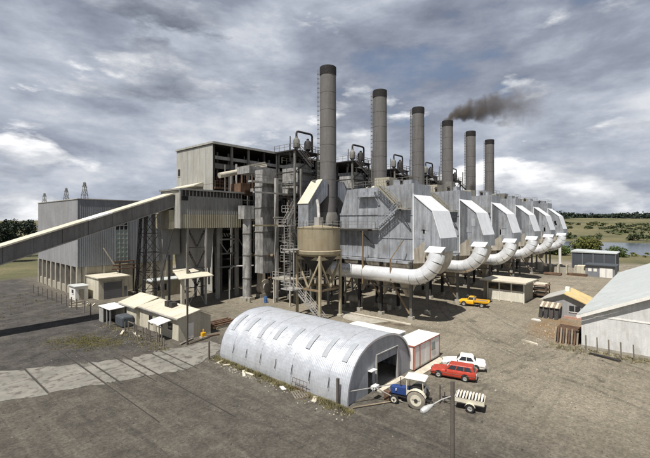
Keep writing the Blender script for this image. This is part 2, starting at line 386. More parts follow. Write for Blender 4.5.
    # coal-dusted ground on the left
    coal = mix(mr(med, 0.35, 0.65), (0.040, 0.037, 0.035), (0.082, 0.074, 0.066))
    coal = mix(mr(nz(0.22, 6), 0.55, 0.70, 0, 0.6), coal, (0.125, 0.113, 0.094))
    # rough grass
    gr = mix(mr(nz(0.018, 8, rough=0.65), 0.36, 0.64), (0.070, 0.072, 0.036), (0.165, 0.142, 0.075))
    gr = mix(mr(nz(0.16, 6), 0.5, 0.7, 0, 0.6), gr, (0.055, 0.070, 0.03))
    m_yard = mr(mt('ADD', mt('ADD', mt('MULTIPLY', X, 0.62), mt('MULTIPLY', Y, -0.16)), mt('MULTIPLY', warp, 0.45)), 14.0, 22.0)
    c = mix(m_yard, tar, yard)
    # tarmac road along the left flank of the arched shed and behind it
    m_coal = mt('MULTIPLY', mr(mt('ADD', Y, mt('MULTIPLY', warp, 0.7)), 43.5, 49.0), mr(mt('ADD', X, mt('MULTIPLY', warp, 0.3)), 24.5, 22.0))
    c = mix(m_coal, c, coal)
    m_pl = mt('MULTIPLY', mr(mt('ADD', Y, warp), 43, 48), mr(X, 24.0, 31.0))
    c = mix(mt('MULTIPLY', m_pl, mr(med, 0.3, 0.7, 0.25, 0.75)), c, (0.20, 0.175, 0.13))
    # rust-coloured earth by the awning house
    dx = mt('SUBTRACT', mt('ADD', X, mt('MULTIPLY', warp, 0.6)), 63.0); dy = mt('SUBTRACT', Y, 12.0)
    dd = mt('SQRT', mt('ADD', mt('POWER', mt('MULTIPLY', dx, 0.12), 2.0), mt('POWER', mt('MULTIPLY', dy, 0.26), 2.0)))
    c = mix(mt('MULTIPLY', mr(dd, 1.1, 0.55), mr(med, 0.32, 0.6, 0.3, 0.85)), c, (0.20, 0.125, 0.062))
    wet = mt('SUBTRACT', mt('ADD', X, mt('MULTIPLY', warp, 0.45)), 49.4); wy = mt('SUBTRACT', Y, 33.0)
    d2 = mt('SQRT', mt('ADD', mt('POWER', mt('MULTIPLY', wet, 0.55), 2.0), mt('POWER', mt('MULTIPLY', wy, 0.105), 2.0)))
    c = mix(mt('MULTIPLY', mr(d2, 1.0, 0.6), mr(med, 0.38, 0.55, 0.0, 0.85)), c, (0.075, 0.055, 0.038))
    far = mt('MAXIMUM', mr(mt('ADD', X, mt('MULTIPLY', warp, 1.5)), 168, 180), mr(mt('ADD', Y, warp), 124, 131))
    far = mt('MAXIMUM', far, mr(mt('ADD', Y, warp), -26, -34))
    far = mt('MAXIMUM', far, mr(mt('ADD', X, warp), -18, -26))
    c = mix(far, c, gr)
    brk = mr(nz(0.6, 5), 0.40, 0.62, 0.0, 1.0)
    def ruts_of(cx, cy, rad):
        q = mt('SQRT', mt('ADD', mt('POWER', mt('SUBTRACT', X, cx), 2.0), mt('POWER', mt('SUBTRACT', Y, cy), 2.0)))
        q = mt('ADD', q, mt('MULTIPLY', warp, 0.12))
        return mt('ABSOLUTE', mt('SUBTRACT', mt('ABSOLUTE', mt('SUBTRACT', q, rad)), 0.72))
    near = None
    for cx_, cy_, rad_ in ((95, -20, 58), (110, -30, 68), (-60, 30, 77), (-48, 8, 69), (30, -70, 83.5), (96, -24, 60.5), (20, -60, 76), (60, 60, 52), (-30, -10, 47)):
        q = ruts_of(cx_, cy_, rad_); near = q if near is None else mt('MINIMUM', near, q)
    c = mix(mt('MULTIPLY', mt('MULTIPLY', mr(near, 0.26, 0.10, 0, 0.55), brk), mt('SUBTRACT', 1.0, far)), c, (0.062, 0.055, 0.046))
    oil = mr(nz(0.28, 3), 0.66, 0.73, 0, 0.6)
    c = mix(mt('MULTIPLY', oil, mt('SUBTRACT', 1.0, far)), c, (0.045, 0.04, 0.035))
    f = mt('MULTIPLY', mr(fin, 0.36, 0.64, 0.55, 1.45), mr(nz(1.7, 7, rough=0.72), 0.36, 0.64, 0.80, 1.20))
    n = N('ShaderNodeMix'); n.data_type = 'RGBA'; n.blend_type = 'MULTIPLY'; n.inputs[0].default_value = 1; L(c, n.inputs[6]); L(f, n.inputs[7])
    L(n.outputs[2], b.inputs['Base Color']); b.inputs['Roughness'].default_value = 0.93; b.inputs['Specular IOR Level'].default_value = 0.25
    bp = N('ShaderNodeBump'); bp.inputs['Strength'].default_value = 0.8; bp.inputs['Distance'].default_value = 0.10; L(mt('ADD', fin, mt('MULTIPLY', med, 1.5)), bp.inputs['Height']); L(bp.outputs[0], b.inputs['Normal'])
    M['ground'] = m_
    o = g.build('ground', 'ground', origin=(0, 0, 0), smooth=True); tag(o, kind='structure')
ground()
# river
wm = bpy.data.materials.new('water'); wm.use_nodes = True; b = wm.node_tree.nodes['Principled BSDF']
b.inputs['Base Color'].default_value = (0.075, 0.095, 0.125, 1); b.inputs['Roughness'].default_value = 0.16
n = wm.node_tree.nodes.new('ShaderNodeTexNoise'); n.inputs['Scale'].default_value = 0.5; n.inputs['Detail'].default_value = 4
ge = wm.node_tree.nodes.new('ShaderNodeNewGeometry'); wm.node_tree.links.new(ge.outputs['Position'], n.inputs[0])
bp = wm.node_tree.nodes.new('ShaderNodeBump'); bp.inputs['Strength'].default_value = 0.35; bp.inputs['Distance'].default_value = 0.25
wm.node_tree.links.new(n.outputs[0], bp.inputs['Height']); wm.node_tree.links.new(bp.outputs[0], b.inputs['Normal']); M['water'] = wm
o = MB().add([(229, -5000, -1.1), (373, -5000, -1.1), (373, 6500, -1.1), (229, 6500, -1.1)], [(0, 1, 2, 3)]).build('river', 'water', origin=(300, 0, -1.1)); tag(o, kind='structure')

# level crossing: worn concrete apron with three tracks set in it
def apron():
    slabs = MB()
    root = thing('concrete_apron', None, None, (17, 41, 0)); tag(root, kind='structure')
    rnd = random.Random(3)
    xs = [4.6, 9.62, 13.72, 14.98, 17.05, 18.2, 20.3, 21.6, 24.4, 27.6]
    rails = [9.8, 13.85, 14.85, 17.18, 18.06, 20.44, 21.47]
    def top(x): return 44 + max(0, 18 - x) * 0.62 - max(0, x - 22) * 0.2
    def bot(x): return 36.9 + max(0, 20 - x) * 0.36 + max(0, x - 22) * 0.55
    edges = [(4.4, 9.72), (9.92, 13.76), (13.96, 14.76), (14.96, 17.09), (17.29, 17.97), (18.17, 20.35), (20.55, 21.38), (21.58, 24.2), (24.26, 27.4)]
    for x0, x1 in edges:
        n = 1 if x1 - x0 < 1.5 else 2
        cuts = [bot((x0 + x1) / 2)] + ([bot(x0) + 3.2 + rnd.uniform(-.4, .4)] if n == 2 else []) + [top((x0 + x1) / 2)]
        for a, b_ in zip(cuts, cuts[1:]):
            # ragged broken outline
            pts = []
            k = 5
            first = a == cuts[0]; last = b_ == cuts[-1]
            for i in range(k + 1):
                x = x0 + (x1 - x0) * i / k; pts.append((x, (bot(x) + rnd.uniform(-.35, .3)) if first else a + .03))
            for i in range(k + 1):
                x = x1 - (x1 - x0) * i / k; pts.append((x, (top(x) + rnd.uniform(-.4, .4)) if last else b_ - .03))
            MB().prism(pts, 'z', 0.002, 0.035 + rnd.uniform(0, .012)).build('slab', 'apron', root)
m_ = mat('apron', (0.185, 0.174, 0.15), 0.92, 0, 0.25, 0.42, 0, (0.085, 0.076, 0.064), 0.8, 0.2, 3)
apron()
for gi, (xa, xb) in enumerate([(13.86, 14.86), (17.19, 18.07), (20.45, 21.48)]):
    t = thing('railway_track', ['railway track buried in dirt, leftmost pair of rails across the pale apron', 'middle pair of rails crossing the pale concrete apron', 'pair of rails crossing the apron nearest the arched silver shed'][gi], 'track', ((xa + xb) / 2, 40, 0), group='railway tracks across the apron')
    for x in (xa, xb):
        y1 = [58, 46, 44][gi]; y0 = [28.5, 36, 36][gi] if x == xa else [38, 25, 36][gi]
        MB().box(x - .05, x + .05, y0, y1, 0.001, 0.012).build('rail', 'rail_steel', t)
t = thing('buried_rail', 'single dark rail at the left end of the concrete apron', 'rail', (9.8, 42, 0)); B(9.74, 9.86, 40.8, 49, 0.001, 0.012).build('rail', 'rail_steel', t)

# ================================================================== LARGE STRUCTURES
# ---- boiler house (open steel flank towards the yard, clad end wall)
def boiler_house():
    X0, X1, Y0, Y1, H = 46.4, 161.0, 72.0, 87.0, 31.5
    t = thing('boiler_house', 'tall boiler house with pale panelled end and long open black flank', 'building', ((X0 + X1) / 2, (Y0 + Y1) / 2, 0))
    r = MB(); r.box(X0 - .15, X1, Y0 - .35, Y1 + .2, H - .25, H + .12); r = r.build('roof', 'steel_dark', t)
    MB().box(X0 - .2, X1, Y0 - .47, Y0 - .352, H - .3, H + .2).build('fascia', 'clad_pale', r)
    MB().box(X0 - .32, X0 - .153, Y0 - .4, Y1 + .2, H - .2, H + .2).build('end_fascia', 'clad_pale', r)
    w = MB().box(X0, X0 + .25, Y0, Y1, 0, H - .26).build('end_wall', 'clad_pale', t)
    n = 6; pw = (Y1 - Y0) / n
    for i in range(n):
        for z0, z1 in ((0.2, 7.6), (7.66, 15.2), (15.26, 22.8), (22.86, 31.1)):
            MB().box(X0 - .07, X0 - .002, Y0 + i * pw + .025, Y0 + (i + 1) * pw - .025, z0, z1).build('wall_panel', 'clad_pale', w)
    wn = B(X0 - .12, X0 - .072, 85.3, 86.3, 25.4, 27.0).build('window', 'dark_void', w)
    MB().box(X0 - .16, X0 - .122, 85.2, 86.4, 25.25, 25.4).build('sill', 'clad_pale', wn)
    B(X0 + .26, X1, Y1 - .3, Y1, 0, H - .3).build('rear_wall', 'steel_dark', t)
    B(X0 + .26, X1, 79.5, 79.8, 0, 27).build('inner_wall', 'dark_void', t)  # near-black colour stands for the shade deep inside the open flank
    B(X1 - .3, X1 - .002, Y0 + .5, Y1 - .31, 0, H - .3).build('far_end_wall', 'clad_grey', t)
    for z in (6.5, 13.0, 19.0, 21.6): B(X0 + .26, X1 - .35, Y0 + .6, 79.4, z, z + .35).build('floor_slab', 'steel_dark', t)  # floors put in to shade the open interior
    x = X0 + .3; k = 0
    while x < X1:
        c = MB(); c.box(x - .22, x + .22, Y0, Y0 + .45, 0, H - .3)
        if k % 2 == 0 and k < 14: c.hexa([(x - .3, Y0 + .5, 21.9), (x + .5, Y0 + .5, 21.9), (x + .5, Y0 + .9, 21.9), (x - .3, Y0 + .9, 21.9), (x - .1, Y0 + .5, 29.3), (x + .3, Y0 + .5, 29.3), (x + .3, Y0 + .9, 29.3), (x - .1, Y0 + .9, 29.3)])
        c.build('column', 'steel_grey' if k % 3 else 'steel_dark', t); x += 4.55; k += 1
    b_ = MB(); b_.box(X0 + .5, X1 - .4, Y0 + .46, Y0 + .8, 28.2, 28.9); b_.build('spandrel_beam', 'steel_light', t)
    b_ = MB(); b_.box(X0 + .5, X1 - .4, Y0 + .95, Y0 + 1.2, 26.3, 27.4); b_.build('wall_girt', 'steel_grey', t)
    g = MB(); g.rail([(X0 + .4, Y0 - .25, 22.2), (66, Y0 - .25, 22.2)], 1.3, .09, 1.1); g.box(X0 + .3, 100, Y0 - .5, Y0 - .02, 21.8, 22.2); g.build('rusty_walkway', 'rust', t)
    s = MB()
    rnd = random.Random(5)
    for i in range(26):
        x = X0 + 1 + i * .75; s.box(x, x + rnd.uniform(.2, .55), Y0 + 1.4, Y0 + 1.9, 22.0, 23.4 + rnd.uniform(0, 1.4))
    s.build('rusty_bins', 'rust', t)
    p = MB()
    for i in range(12):
        x = X0 + 2 + i * 3.7 + rnd.uniform(-.8, .8); p.tube([(x, Y0 + 2.2, 19), (x, Y0 + 2.2, 30)], rnd.uniform(.12, .35), 7)
    p.build('riser_pipes', 'steel_grey', t)
    # lean-to roof over the end
    MB().hexa([(44.2, 75.5, 22.4), (46.25, 75.5, 22.4), (46.25, 86.6, 22.0), (44.2, 86.6, 22.0), (44.2, 75.5, 22.62), (46.25, 75.5, 23.4), (46.25, 86.6, 23.0), (44.2, 86.6, 22.22)]).build('lean_to_roof', 'cream_roof', t)
    return t
boiler_house()

# ---- clad hall at far left, standing on concrete columns
def left_hall():
    X0, X1, Y0, Y1, H = 26.1, 46.0, 88.0, 117.0, 19.3
    t = thing('cladded_hall', 'plain grey clad hall raised on a row of concrete columns', 'building', ((X0 + X1) / 2, (Y0 + Y1) / 2, 0))
    MB().box(X0 + .06, X1, Y0 + .06, Y1 - .06, 5.9, H).build('core', 'clad_grey', t)
    MB().corrug((X0 + .05, Y1), (X0 + .05, Y0), 5.8, H + .02, .42, .05).build('side_cladding', 'clad_grey_lit', t)
    for a, b_ in ((X0, 33.2), (35.7, X1)):
        MB().corrug((a, Y0 + .05), (b_, Y0 + .05), 5.8, H + .03, .34, .022).build('front_cladding', 'clad_grey', t)
    MB().box(X0 - .1, X1, Y0 - .1, Y1 + .1, H + .04, H + .2).build('roof', 'grey_roof', t)
    for i in range(9):
        y = Y0 + .5 + i * 3.5; MB().box(X0 - .05, X0 + .75, y - .35, y + .35, 0, 5.78).build('column', 'concrete', t)
    w = MB().box(X0 + .9, X0 + 1.1, Y0 + 1, Y1 - 1, 1.5, 5.75).build('recessed_wall', 'dark_clad', t)
    MB().box(X0 + .2, X0 + .5, Y0 + 1.0, Y1 - 1, 0, 1.5).build('plinth_wall', 'cream_dim', t)
    g = MB().box(X0 + .9, X1, Y0 + .25, Y0 + .5, 0, 5.75).build('ground_wall', 'cream_dim', t)
    for x in (27.6, 31.0, 34.3, 37.5, 41, 44.5): MB().box(x - .22, x + .22, Y0 + .02, Y0 + .249, 0, 5.78).build('pilaster', 'concrete', g)
    # tall window strip
    f = MB()
    for x in (33.22, 34.05, 34.88, 35.68): f.box(x - .04, x + .04, Y0 - .04, Y0 + .04, 6.3, 17.0)
    for i in range(12): z = 6.3 + i * .97; f.box(33.22, 35.68, Y0 - .03, Y0 + .03, z - .04, z + .04)
    fr = f.build('window', 'steel_light', t)
    for c in range(3):
        for i in range(11):
            z = 6.3 + i * .97; MB().box(33.27 + c * .83, 33.27 + c * .83 + .74, Y0 + .031, Y0 + .05, z + .05, z + .92).build('pane', 'glass_pale' if (i < 7 or (i * 3 + c) % 4 == 0) else 'glass_dark', fr)
    return t
mat('clad_grey_lit', (0.30, 0.30, 0.305), 0.6, 0.1, 0.12, 0.2, 0.16, (0.2, 0.18, 0.16), 0.14)  # same cladding as the front, lightened for sun on the hall side
left_hall()

# ---- inclined coal conveyor gallery
def gallery():
    # near side top line: z = 12.58 + (x-13.62)*0.345
    zt = lambda x: 12.62 + (x - 13.62) * 0.345
    xa, xb = -6.0, 33.85
    t = thing('conveyor_gallery', 'long sloping coal conveyor gallery with cream roof and grey side', 'conveyor', (14, 66.3, 0))
    Y0, Y1 = 64.5, 68.0; n = 12
    for i in range(n):
        a = xa + (xb - xa) * i / n; b_ = xa + (xb - xa) * (i + 1) / n
        for y, yy in ((Y0, Y0 + .1), (Y1 - .1, Y1)):
            MB().hexa([(a + .02, y, zt(a) - 2.15), (b_ - .02, y, zt(b_) - 2.15), (b_ - .02, yy, zt(b_) - 2.15), (a + .02, yy, zt(a) - 2.15), (a + .02, y, zt(a)), (b_ - .02, y, zt(b_)), (b_ - .02, yy, zt(b_)), (a + .02, yy, zt(a))]).build('side_panel', 'gallery_side', t)
        c = i == 8
        MB().hexa([(a + .01, Y0 - .25, zt(a) + .03), (b_ - .01, Y0 - .25, zt(b_) + .03), (b_ - .01, Y1 + .25, zt(b_) + .03), (a + .01, Y1 + .25, zt(a) + .03), (a + .01, Y0 - .25, zt(a) + .25), (b_ - .01, Y0 - .25, zt(b_) + .25), (b_ - .01, Y1 + .25, zt(b_) + .25), (a + .01, Y1 + .25, zt(a) + .25)]).build('roof_sheet', 'white_paint' if c else 'cream_roof', t)
    f = MB(); f.hexa([(xa, Y0 + .11, zt(xa) - 2.2), (xb, Y0 + .11, zt(xb) - 2.2), (xb, Y1 - .11, zt(xb) - 2.2), (xa, Y1 - .11, zt(xa) - 2.2), (xa, Y0 + .11, zt(xa) - 1.9), (xb, Y0 + .11, zt(xb) - 1.9), (xb, Y1 - .11, zt(xb) - 1.9), (xa, Y1 - .11, zt(xa) - 1.9)]); f.build('floor_deck', 'steel_dark', t)
    # bottom chord
    MB().beam((xa, Y0 - .03, zt(xa) - 2.12), (xb, Y0 - .03, zt(xb) - 2.12), .12, .16).build('bottom_chord', 'steel_grey', t)
    return zt
zt = gallery()
def trestle(x, zt_, label):
    t = thing('lattice_trestle', label, 'trestle', (x, 66.2, 0), group='lattice trestles under the gallery')
    z1 = zt_(x) - 2.3
    for sx, w0, w1, nm, m_ in ((-1, 1.75, 1.05, 'leg', 'steel_dark'), (1, 1.75, 1.05, 'leg', 'steel_grey')):
        for y0, y1 in ((64.9, 65.4), (67.9, 67.3)):
            l = MB(); lattice(l, (x + sx * w0, y0, 0), (x + sx * w1, y1, z1), (.22, 0, 0), 18, .09); l.beam((x + sx * w0, y0, 0), (x + sx * w1, y1, z1), .14); l.build(nm, m_, t)
    b_ = MB()
    for k in range(5):
        f0 = k / 5; f1 = (k + 1) / 5
        for ya, yb in ((64.9, 65.4), (67.9, 67.3)):
            P = lambda s, f: (x + s * (1.75 - .7 * f), ya + (yb - ya) * f, z1 * f)
            b_.beam(P(-1, f1), P(1, f1), .09); b_.beam(P(-1, f0), P(1, f1), .07); b_.beam(P(1, f0), P(-1, f1), .07)
        for s in (-1, 1):
            b_.beam((x + s * (1.75 - .7 * f1), 64.9 + .5 * f1, z1 * f1), (x + s * (1.75 - .7 * f1), 67.9 - .6 * f1, z1 * f1), .09)
    b_.build('bracing', 'steel_dark', t)
trestle(30.5, zt, 'black lattice trestle under the upper end of the conveyor gallery')
# thin stay strut
tag(MB().beam((33.6, 64.3, 13.6), (30.8, 63.6, 4.2), .12).build('stay_strut', 'steel_dark'), 'thin slanting steel strut beside the black lattice trestle', 'strut')

# ---- transfer house where the gallery ends
def transfer_house():
    X0, X1, Y0, Y1 = 33.95, 47.0, 62.6, 69.6
    t = thing('transfer_house', 'corrugated grey transfer house on stilts at the gallery head', 'building', ((X0 + X1) / 2, (Y0 + Y1) / 2, 0))
    MB().box(X0 + .1, X1 - .1, Y0 + .1, Y1 - .1, 13.85, 20.3).build('core', 'steel_dark', t)
    MB().corrug((X0, Y0 + .06), (X1, Y0 + .06), 16.2, 19.35, .40, .032).build('upper_cladding', 'corrug_grey', t)
    MB().corrug((X0 - .02, Y0 - .02), (X1 - .4, Y0 - .02), 13.75, 16.18, .40, .032).build('lower_cladding', 'corrug_olive', t)
    MB().corrug((X0 + .06, Y1), (X0 + .06, Y0 - .05), 13.75, 20.25, .42, .04).build('end_cladding', 'clad_pale', t)
    MB().box(X0 - .12, X0 + .1, Y0 - .14, Y0 + .02, 13.72, 20.3).build('corner_trim', 'steel_light', t)
    MB().box(X0 - .2, X1 + .15, Y0 - .28, Y1 + .2, 20.32, 20.6).build('roof', 'corrug_grey', t)
    for i in range(19): x = X0 + .35 + i * .69; MB().box(x - .05, x + .05, Y0 - .03, Y0 + .12, 19.38, 20.3).build('mullion', 'steel_light', t)
    MB().box(X0 + .3, X0 + 1.45, Y0 - .1, Y0 - .001, 18.55, 19.3).build('hatch', 'dark_void', t)
    # skip box on the end wall below the gallery
    s = MB(); s.box(33.0, 33.93, 64.6, 69.4, 13.6, 16.9); s.build('spout_box', 'corrug_olive', t)
    # grey chute under it
    c = MB(); c.hexa([(36.6, 65.3, 6.2), (41.6, 65.3, 6.2), (41.6, 69, 6.2), (36.6, 69, 6.2), (36.2, 64.8, 13.74), (42.0, 64.8, 13.74), (42.0, 69.3, 13.74), (36.2, 69.3, 13.74)]); c.build('chute', 'corrug_grey', t)
    c = MB(); c.box(34.0, 36.0, 66.4, 69.3, 9.0, 13.74); c.build('side_chute', 'corrug_grey', t)
    for x, y in ((35.4, 62.75), (38.95, 62.75), (35.4, 69.2), (38.95, 69.2)):
        l = MB(); l.box(x - .17, x + .17, y - .17, y + .17, 0, 13.74); l.build('leg', 'steel_grey' if x < 37 else 'steel_light', t)
    for y in (62.75,):
        for k, z in enumerate((13.6, 10.0, 6.6, 3.2)):
            if k == 3: break
            lo = z - 3.1
            v = MB(); xm = 37.17
            lattice(v, (35.6, y, z - .2), (xm, y, lo), (.13, 0, 0), 6, .07); v.build('lattice_brace', 'steel_dark', t)
            v = MB(); lattice(v, (38.75, y, z - .2), (xm, y, lo), (.13, 0, 0), 6, .07); v.build('lattice_brace', 'steel_dark', t)
            MB().beam((35.5, y, lo - .15), (38.85, y, lo - .15), .12).build('tie', 'steel_dark', t)
    v = MB(); v.beam((35.6, 62.75, .4), (37.2, 62.75, 3.1), .1); v.beam((38.75, 62.75, .4), (37.2, 62.75, 3.1), .1); v.build('brace', 'steel_light', t)
    # skirt roof
    MB().hexa([(32.7, 60.6, 5.3), (39.2, 60.6, 5.3), (39.2, 66, 6.5), (34.2, 66, 6.5), (32.7, 60.6, 5.42), (39.2, 60.6, 5.42), (39.2, 66, 6.62), (34.2, 66, 6.62)]).build('skirt_roof', 'cream_roof', t)
    MB().box(33.4, 33.9, 61, 61.5, 0, 5.3).build('post', 'concrete_pale', t)
    return t
transfer_house()
# frame between transfer house and boiler house
def bunker_frame():
    t = thing('bunker_frame', 'tall pale steel portal frame with V bracing beside the transfer house', 'steel frame', (45.6, 65.6, 0))
    for x in (43.35, 47.75):
        MB().box(x - .3, x + .3, 65.3, 65.9, 0, 13.7).build('column', 'steel_light', t)
        MB().box(x - .3, x + .3, 71.0, 71.6, 0, 13.7).build('column', 'steel_grey', t)
    for z in (11.4, 8.6, 6.0): MB().box(43.66, 47.44, 65.45, 65.75, z - .15, z + .15).build('crossbeam', 'steel_light' if z > 9 else 'steel_grey', t)
    v = MB(); v.beam((43.6, 65.6, 11.2), (45.5, 65.6, 8.8), .14); v.beam((47.5, 65.6, 11.2), (45.5, 65.6, 8.8), .14); v.build('v_brace', 'steel_light', t)
    v = MB()
    for i in range(6): v.tube([(43.9 + i * .62, 66.2, 12.6), (44.3 + i * .62, 66.2, 11.9)], .13, 7)
    v.build('idlers', 'steel_light', t)
    v = MB(); v.beam((48.1, 65.6, 11.6), (50.8, 65.6, 7.5), .14); v.build('raker', 'steel_light', t)
bunker_frame()

# ---- precipitator units
def precipitator():
    X0, X1 = 53.3, 58.9
    t = thing('precipitator', 'x', 'precipitator', (56.1, 36, 0), group='row of six silver precipitators')
    prof = [(29.02, 9), (43.3, 9), (43.3, 16.05), (41.75, 20.35), (29.02, 20.7)]
    cs = MB().prism(prof, 'x', X0 + .06, X1).build('casing', 'silver', t)
    # plates on the visible flank
    ys = [29.1, 31.2, 33.3, 35.4, 37.5, 39.6, 41.55, 43.25]
    for i in range(7):
        a, b_ = ys[i] + .02, ys[i + 1] - .02
        for j, (z0, z1) in enumerate(((9.05, 12.4), (12.45, 16.0), (16.06, 20.3))):
            if i == 6 and j == 2:
                poly = [(a, 16.08), (b_, 16.08), (a + .12, 20.1), (a, 20.28)]
            else:
                top = z1 if j < 2 else 20.68 - (b_ - 29.02) * .026
                poly = [(a, z0), (b_, z0), (b_, top), (a, top)]
            MB().prism(poly, 'x', X0, X0 + .058).build('plate', 'silver', cs)
    st = MB()
    for y in ys[1:-1]: st.box(X0 - .10, X0 - .002, y - .04, y + .04, 9.1, 20.2)
    for z in (12.42, 16.03): st.box(X0 - .12, X0 - .102, 29.1, 43.2, z - .07, z + .07)
    st.box(X0 - .14, X0 - .121, 35.3, 43.25, 16.0, 16.3)
    st.build('stiffeners', 'silver', cs)
    # outlet hood
    hp = [(29.0, 10.5), (29.0, 18.85), (26.05, 16.42), (24.82, 12.5), (24.75, 10.5)]
    hd = MB().prism(hp, 'x', X0 + .05, X1 - .02).build('hood', 'silver', t)
    for a, b_ in ((28.95, 27.6), (29.06, 26.08), (26.04, 24.9)):
        def tp(y): return 18.85 - (29.0 - y) * (2.43 / 2.95) if y >= 26.05 else 16.42 - (26.05 - y) * (3.92 / 1.23)
        poly = [(a, 10.55), (b_, 10.55), (b_, tp(b_) - .08), (a, tp(a) - .08)]
        MB().prism(poly, 'x', X0 - .0, X0 + .048).build('hood_plate', 'silver', hd)
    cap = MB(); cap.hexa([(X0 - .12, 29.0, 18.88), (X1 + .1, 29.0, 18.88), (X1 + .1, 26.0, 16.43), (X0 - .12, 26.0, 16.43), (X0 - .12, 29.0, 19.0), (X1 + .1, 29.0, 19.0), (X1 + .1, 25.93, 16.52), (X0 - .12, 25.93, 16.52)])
    cap.build('hood_top_sheet', 'silver_lit_trim', hd)
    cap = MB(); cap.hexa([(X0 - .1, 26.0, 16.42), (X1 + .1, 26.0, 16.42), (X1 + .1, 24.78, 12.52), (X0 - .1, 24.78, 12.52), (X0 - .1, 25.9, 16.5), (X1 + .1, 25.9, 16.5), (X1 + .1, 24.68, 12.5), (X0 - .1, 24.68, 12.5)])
    cap.build('hood_slope_sheet', 'silver_lit_trim', hd)
    MB().box(X0 - .1, X1 + .05, 24.62, 24.74, 10.45, 12.44).build('hood_apron', 'silver', hd)
    MB().box(X0 - .17, X0 - .02, 28.93, 29.1, 9.2, 19.1).build('corner_trim', 'silver_lit_trim', t)
    # roundish hopper below the hood
    hop = MB(); cx, cy = 56.1, 26.6
    rings = [(10.44, 2.75, 1.85), (9.4, 2.75, 1.8), (8.3, 2.3, 1.45), (7.4, 1.4, 1.0), (7.0, .5, .5)]
    n = 16; base = 0
    for z, a, b_ in rings:
        for k in range(n):
            tt = 2 * math.pi * k / n; c = math.cos(tt); s = math.sin(tt); e = .55
            hop.v.append((cx + a * math.copysign(abs(c) ** e, c), cy + b_ * math.copysign(abs(s) ** e, s), z))
    for i in range(len(rings) - 1):
        for k in range(n): q = i * n + k; w = i * n + (k + 1) % n; hop.f.append((q + n, w + n, w, q))
    hop.f.append(tuple(range((len(rings) - 1) * n, len(rings) * n))); hop.f.append(tuple(range(n))[::-1])
    hop.build('hood_hopper', 'hopper', t, smooth=True)
    # inlet box that takes the gas pipe
    ib = MB(); ib.prism([(X0 - .02, 11.15), (X0 - .02, 9.6), (52.0, 9.6), (52.0, 10.55)], 'y', 24.1, 26.3); ib.build('inlet_box', 'hopper', t)
    ib = MB(); ib.hexa([(51.75, 23.95, 10.5), (X0 - .02, 23.95, 11.2), (X0 - .02, 26.45, 11.2), (51.75, 26.45, 10.5), (51.75, 23.95, 10.6), (X0 - .02, 23.95, 11.3), (X0 - .02, 26.45, 11.3), (51.75, 26.45, 10.6)]); ib.build('inlet_top_sheet', 'silver_lit_trim', t)
    fn = MB(); fn.hexa([(X0 - .02, 29, 8.6), (52.1, 26.62, 8.9), (52.1, 26.7, 8.9), (X0 - .02, 29.1, 8.6), (X0 - .02, 29, 10.6), (52.1, 26.62, 12.0), (52.1, 26.7, 12.0), (X0 - .02, 29.1, 10.6)]); fn.build('gusset_plate', 'hopper', t)
    # hoppers
    for a, b_ in ((29.3, 33.7), (33.9, 38.3), (38.5, 42.9)):
        m = (a + b_) / 2; xm = (X0 + X1) / 2
        MB().hexa([(xm - .3, m - .3, 2.9), (xm + .3, m - .3, 2.9), (xm + .3, m + .3, 2.9), (xm - .3, m + .3, 2.9), (X0 + .15, a, 8.98), (X1 - .1, a, 8.98), (X1 - .1, b_, 8.98), (X0 + .15, b_, 8.98)]).build('ash_hopper', 'hopper', t)
    for y in (29.5, 34.9, 39.2, 42.9):
        for x in (X0 + .15, X1 - .2):
            c = MB(); c.box(x - .2, x + .2, y - .04, y + .04, .5, 8.97); c.box(x - .21, x - .14, y - .2, y + .2, .5, 8.97); c.box(x + .14, x + .21, y - .2, y + .2, .5, 8.97)
            c = c.build('column', 'steel_dark' if y != 29.5 else 'steel_grey', t)
            MB().box(x - .4, x + .4, y - .4, y + .4, 0, .5).build('footing', 'concrete', c)
    br = MB()
    br.beam((X0 + .15, 34.9, 8.2), (X0 + .15, 29.8, .9), .28, .2); br.beam((X0 + .15, 39.2, 8), (X0 + .15, 35.1, 3), .2); br.beam((X0 + .15, 39.4, 8), (X0 + .15, 42.7, 2), .2)
    br.build('diagonal_brace', 'steel_brown', t)
    tb = MB()
    for z in (4.6,): tb.box(X0 + .1, X0 + .2, 29.6, 42.8, z - .12, z + .12); tb.box(X1 - .25, X1 - .15, 29.6, 42.8, z - .12, z + .12)
    tb.build('tie_beam', 'steel_grey', t)
    # walkways and stairs on the flank
    w = MB(); w.box(52.0, X0 - .13, 35.1, 43.9, 13.7, 13.82); w.rail([(52.02, 43.9, 13.82), (52.02, 35.1, 13.82)], 1.05, .05, 1.7)
    w.build('upper_walkway', 'steel_grey', t)
    k = MB(); k.box(51.95, X0 - .14, 36.5, 43.9, 13.4, 13.69); k.build('walkway_girder', 'steel_dark', t)
    w = MB(); w.box(52.1, X0 - .001, 29.2, 43.4, 8.75, 8.94); w.box(52.05, 52.1, 29.2, 43.4, 8.6, 9.0); w.build('lower_ledge', 'silver', t)
    s = MB(); stair(s, (52.3, 35.1, 20.75), (52.3, 31.1, 17.0), (.75, 0, 0)); s.box(52.2, 53.15, 29.4, 31.15, 16.85, 16.98); s.rail([(52.22, 29.4, 17), (52.22, 31.1, 17)], 1.0, .05, .9)
    s.build('upper_stair', 'stair_olive', t)
    s = MB(); stair(s, (52.2, 31.3, 16.9), (52.2, 35.1, 13.85), (.75, 0, 0)); s.build('lower_stair', 'silver', t)
    s = MB(); s.beam((52.4, 30.9, 16.8), (X0 - .12, 29.4, 13.6), .12); s.beam((52.3, 38.2, 13.4), (X0 - .15, 36, 11.0), .16); s.build('knee_brace', 'steel_dark', t)
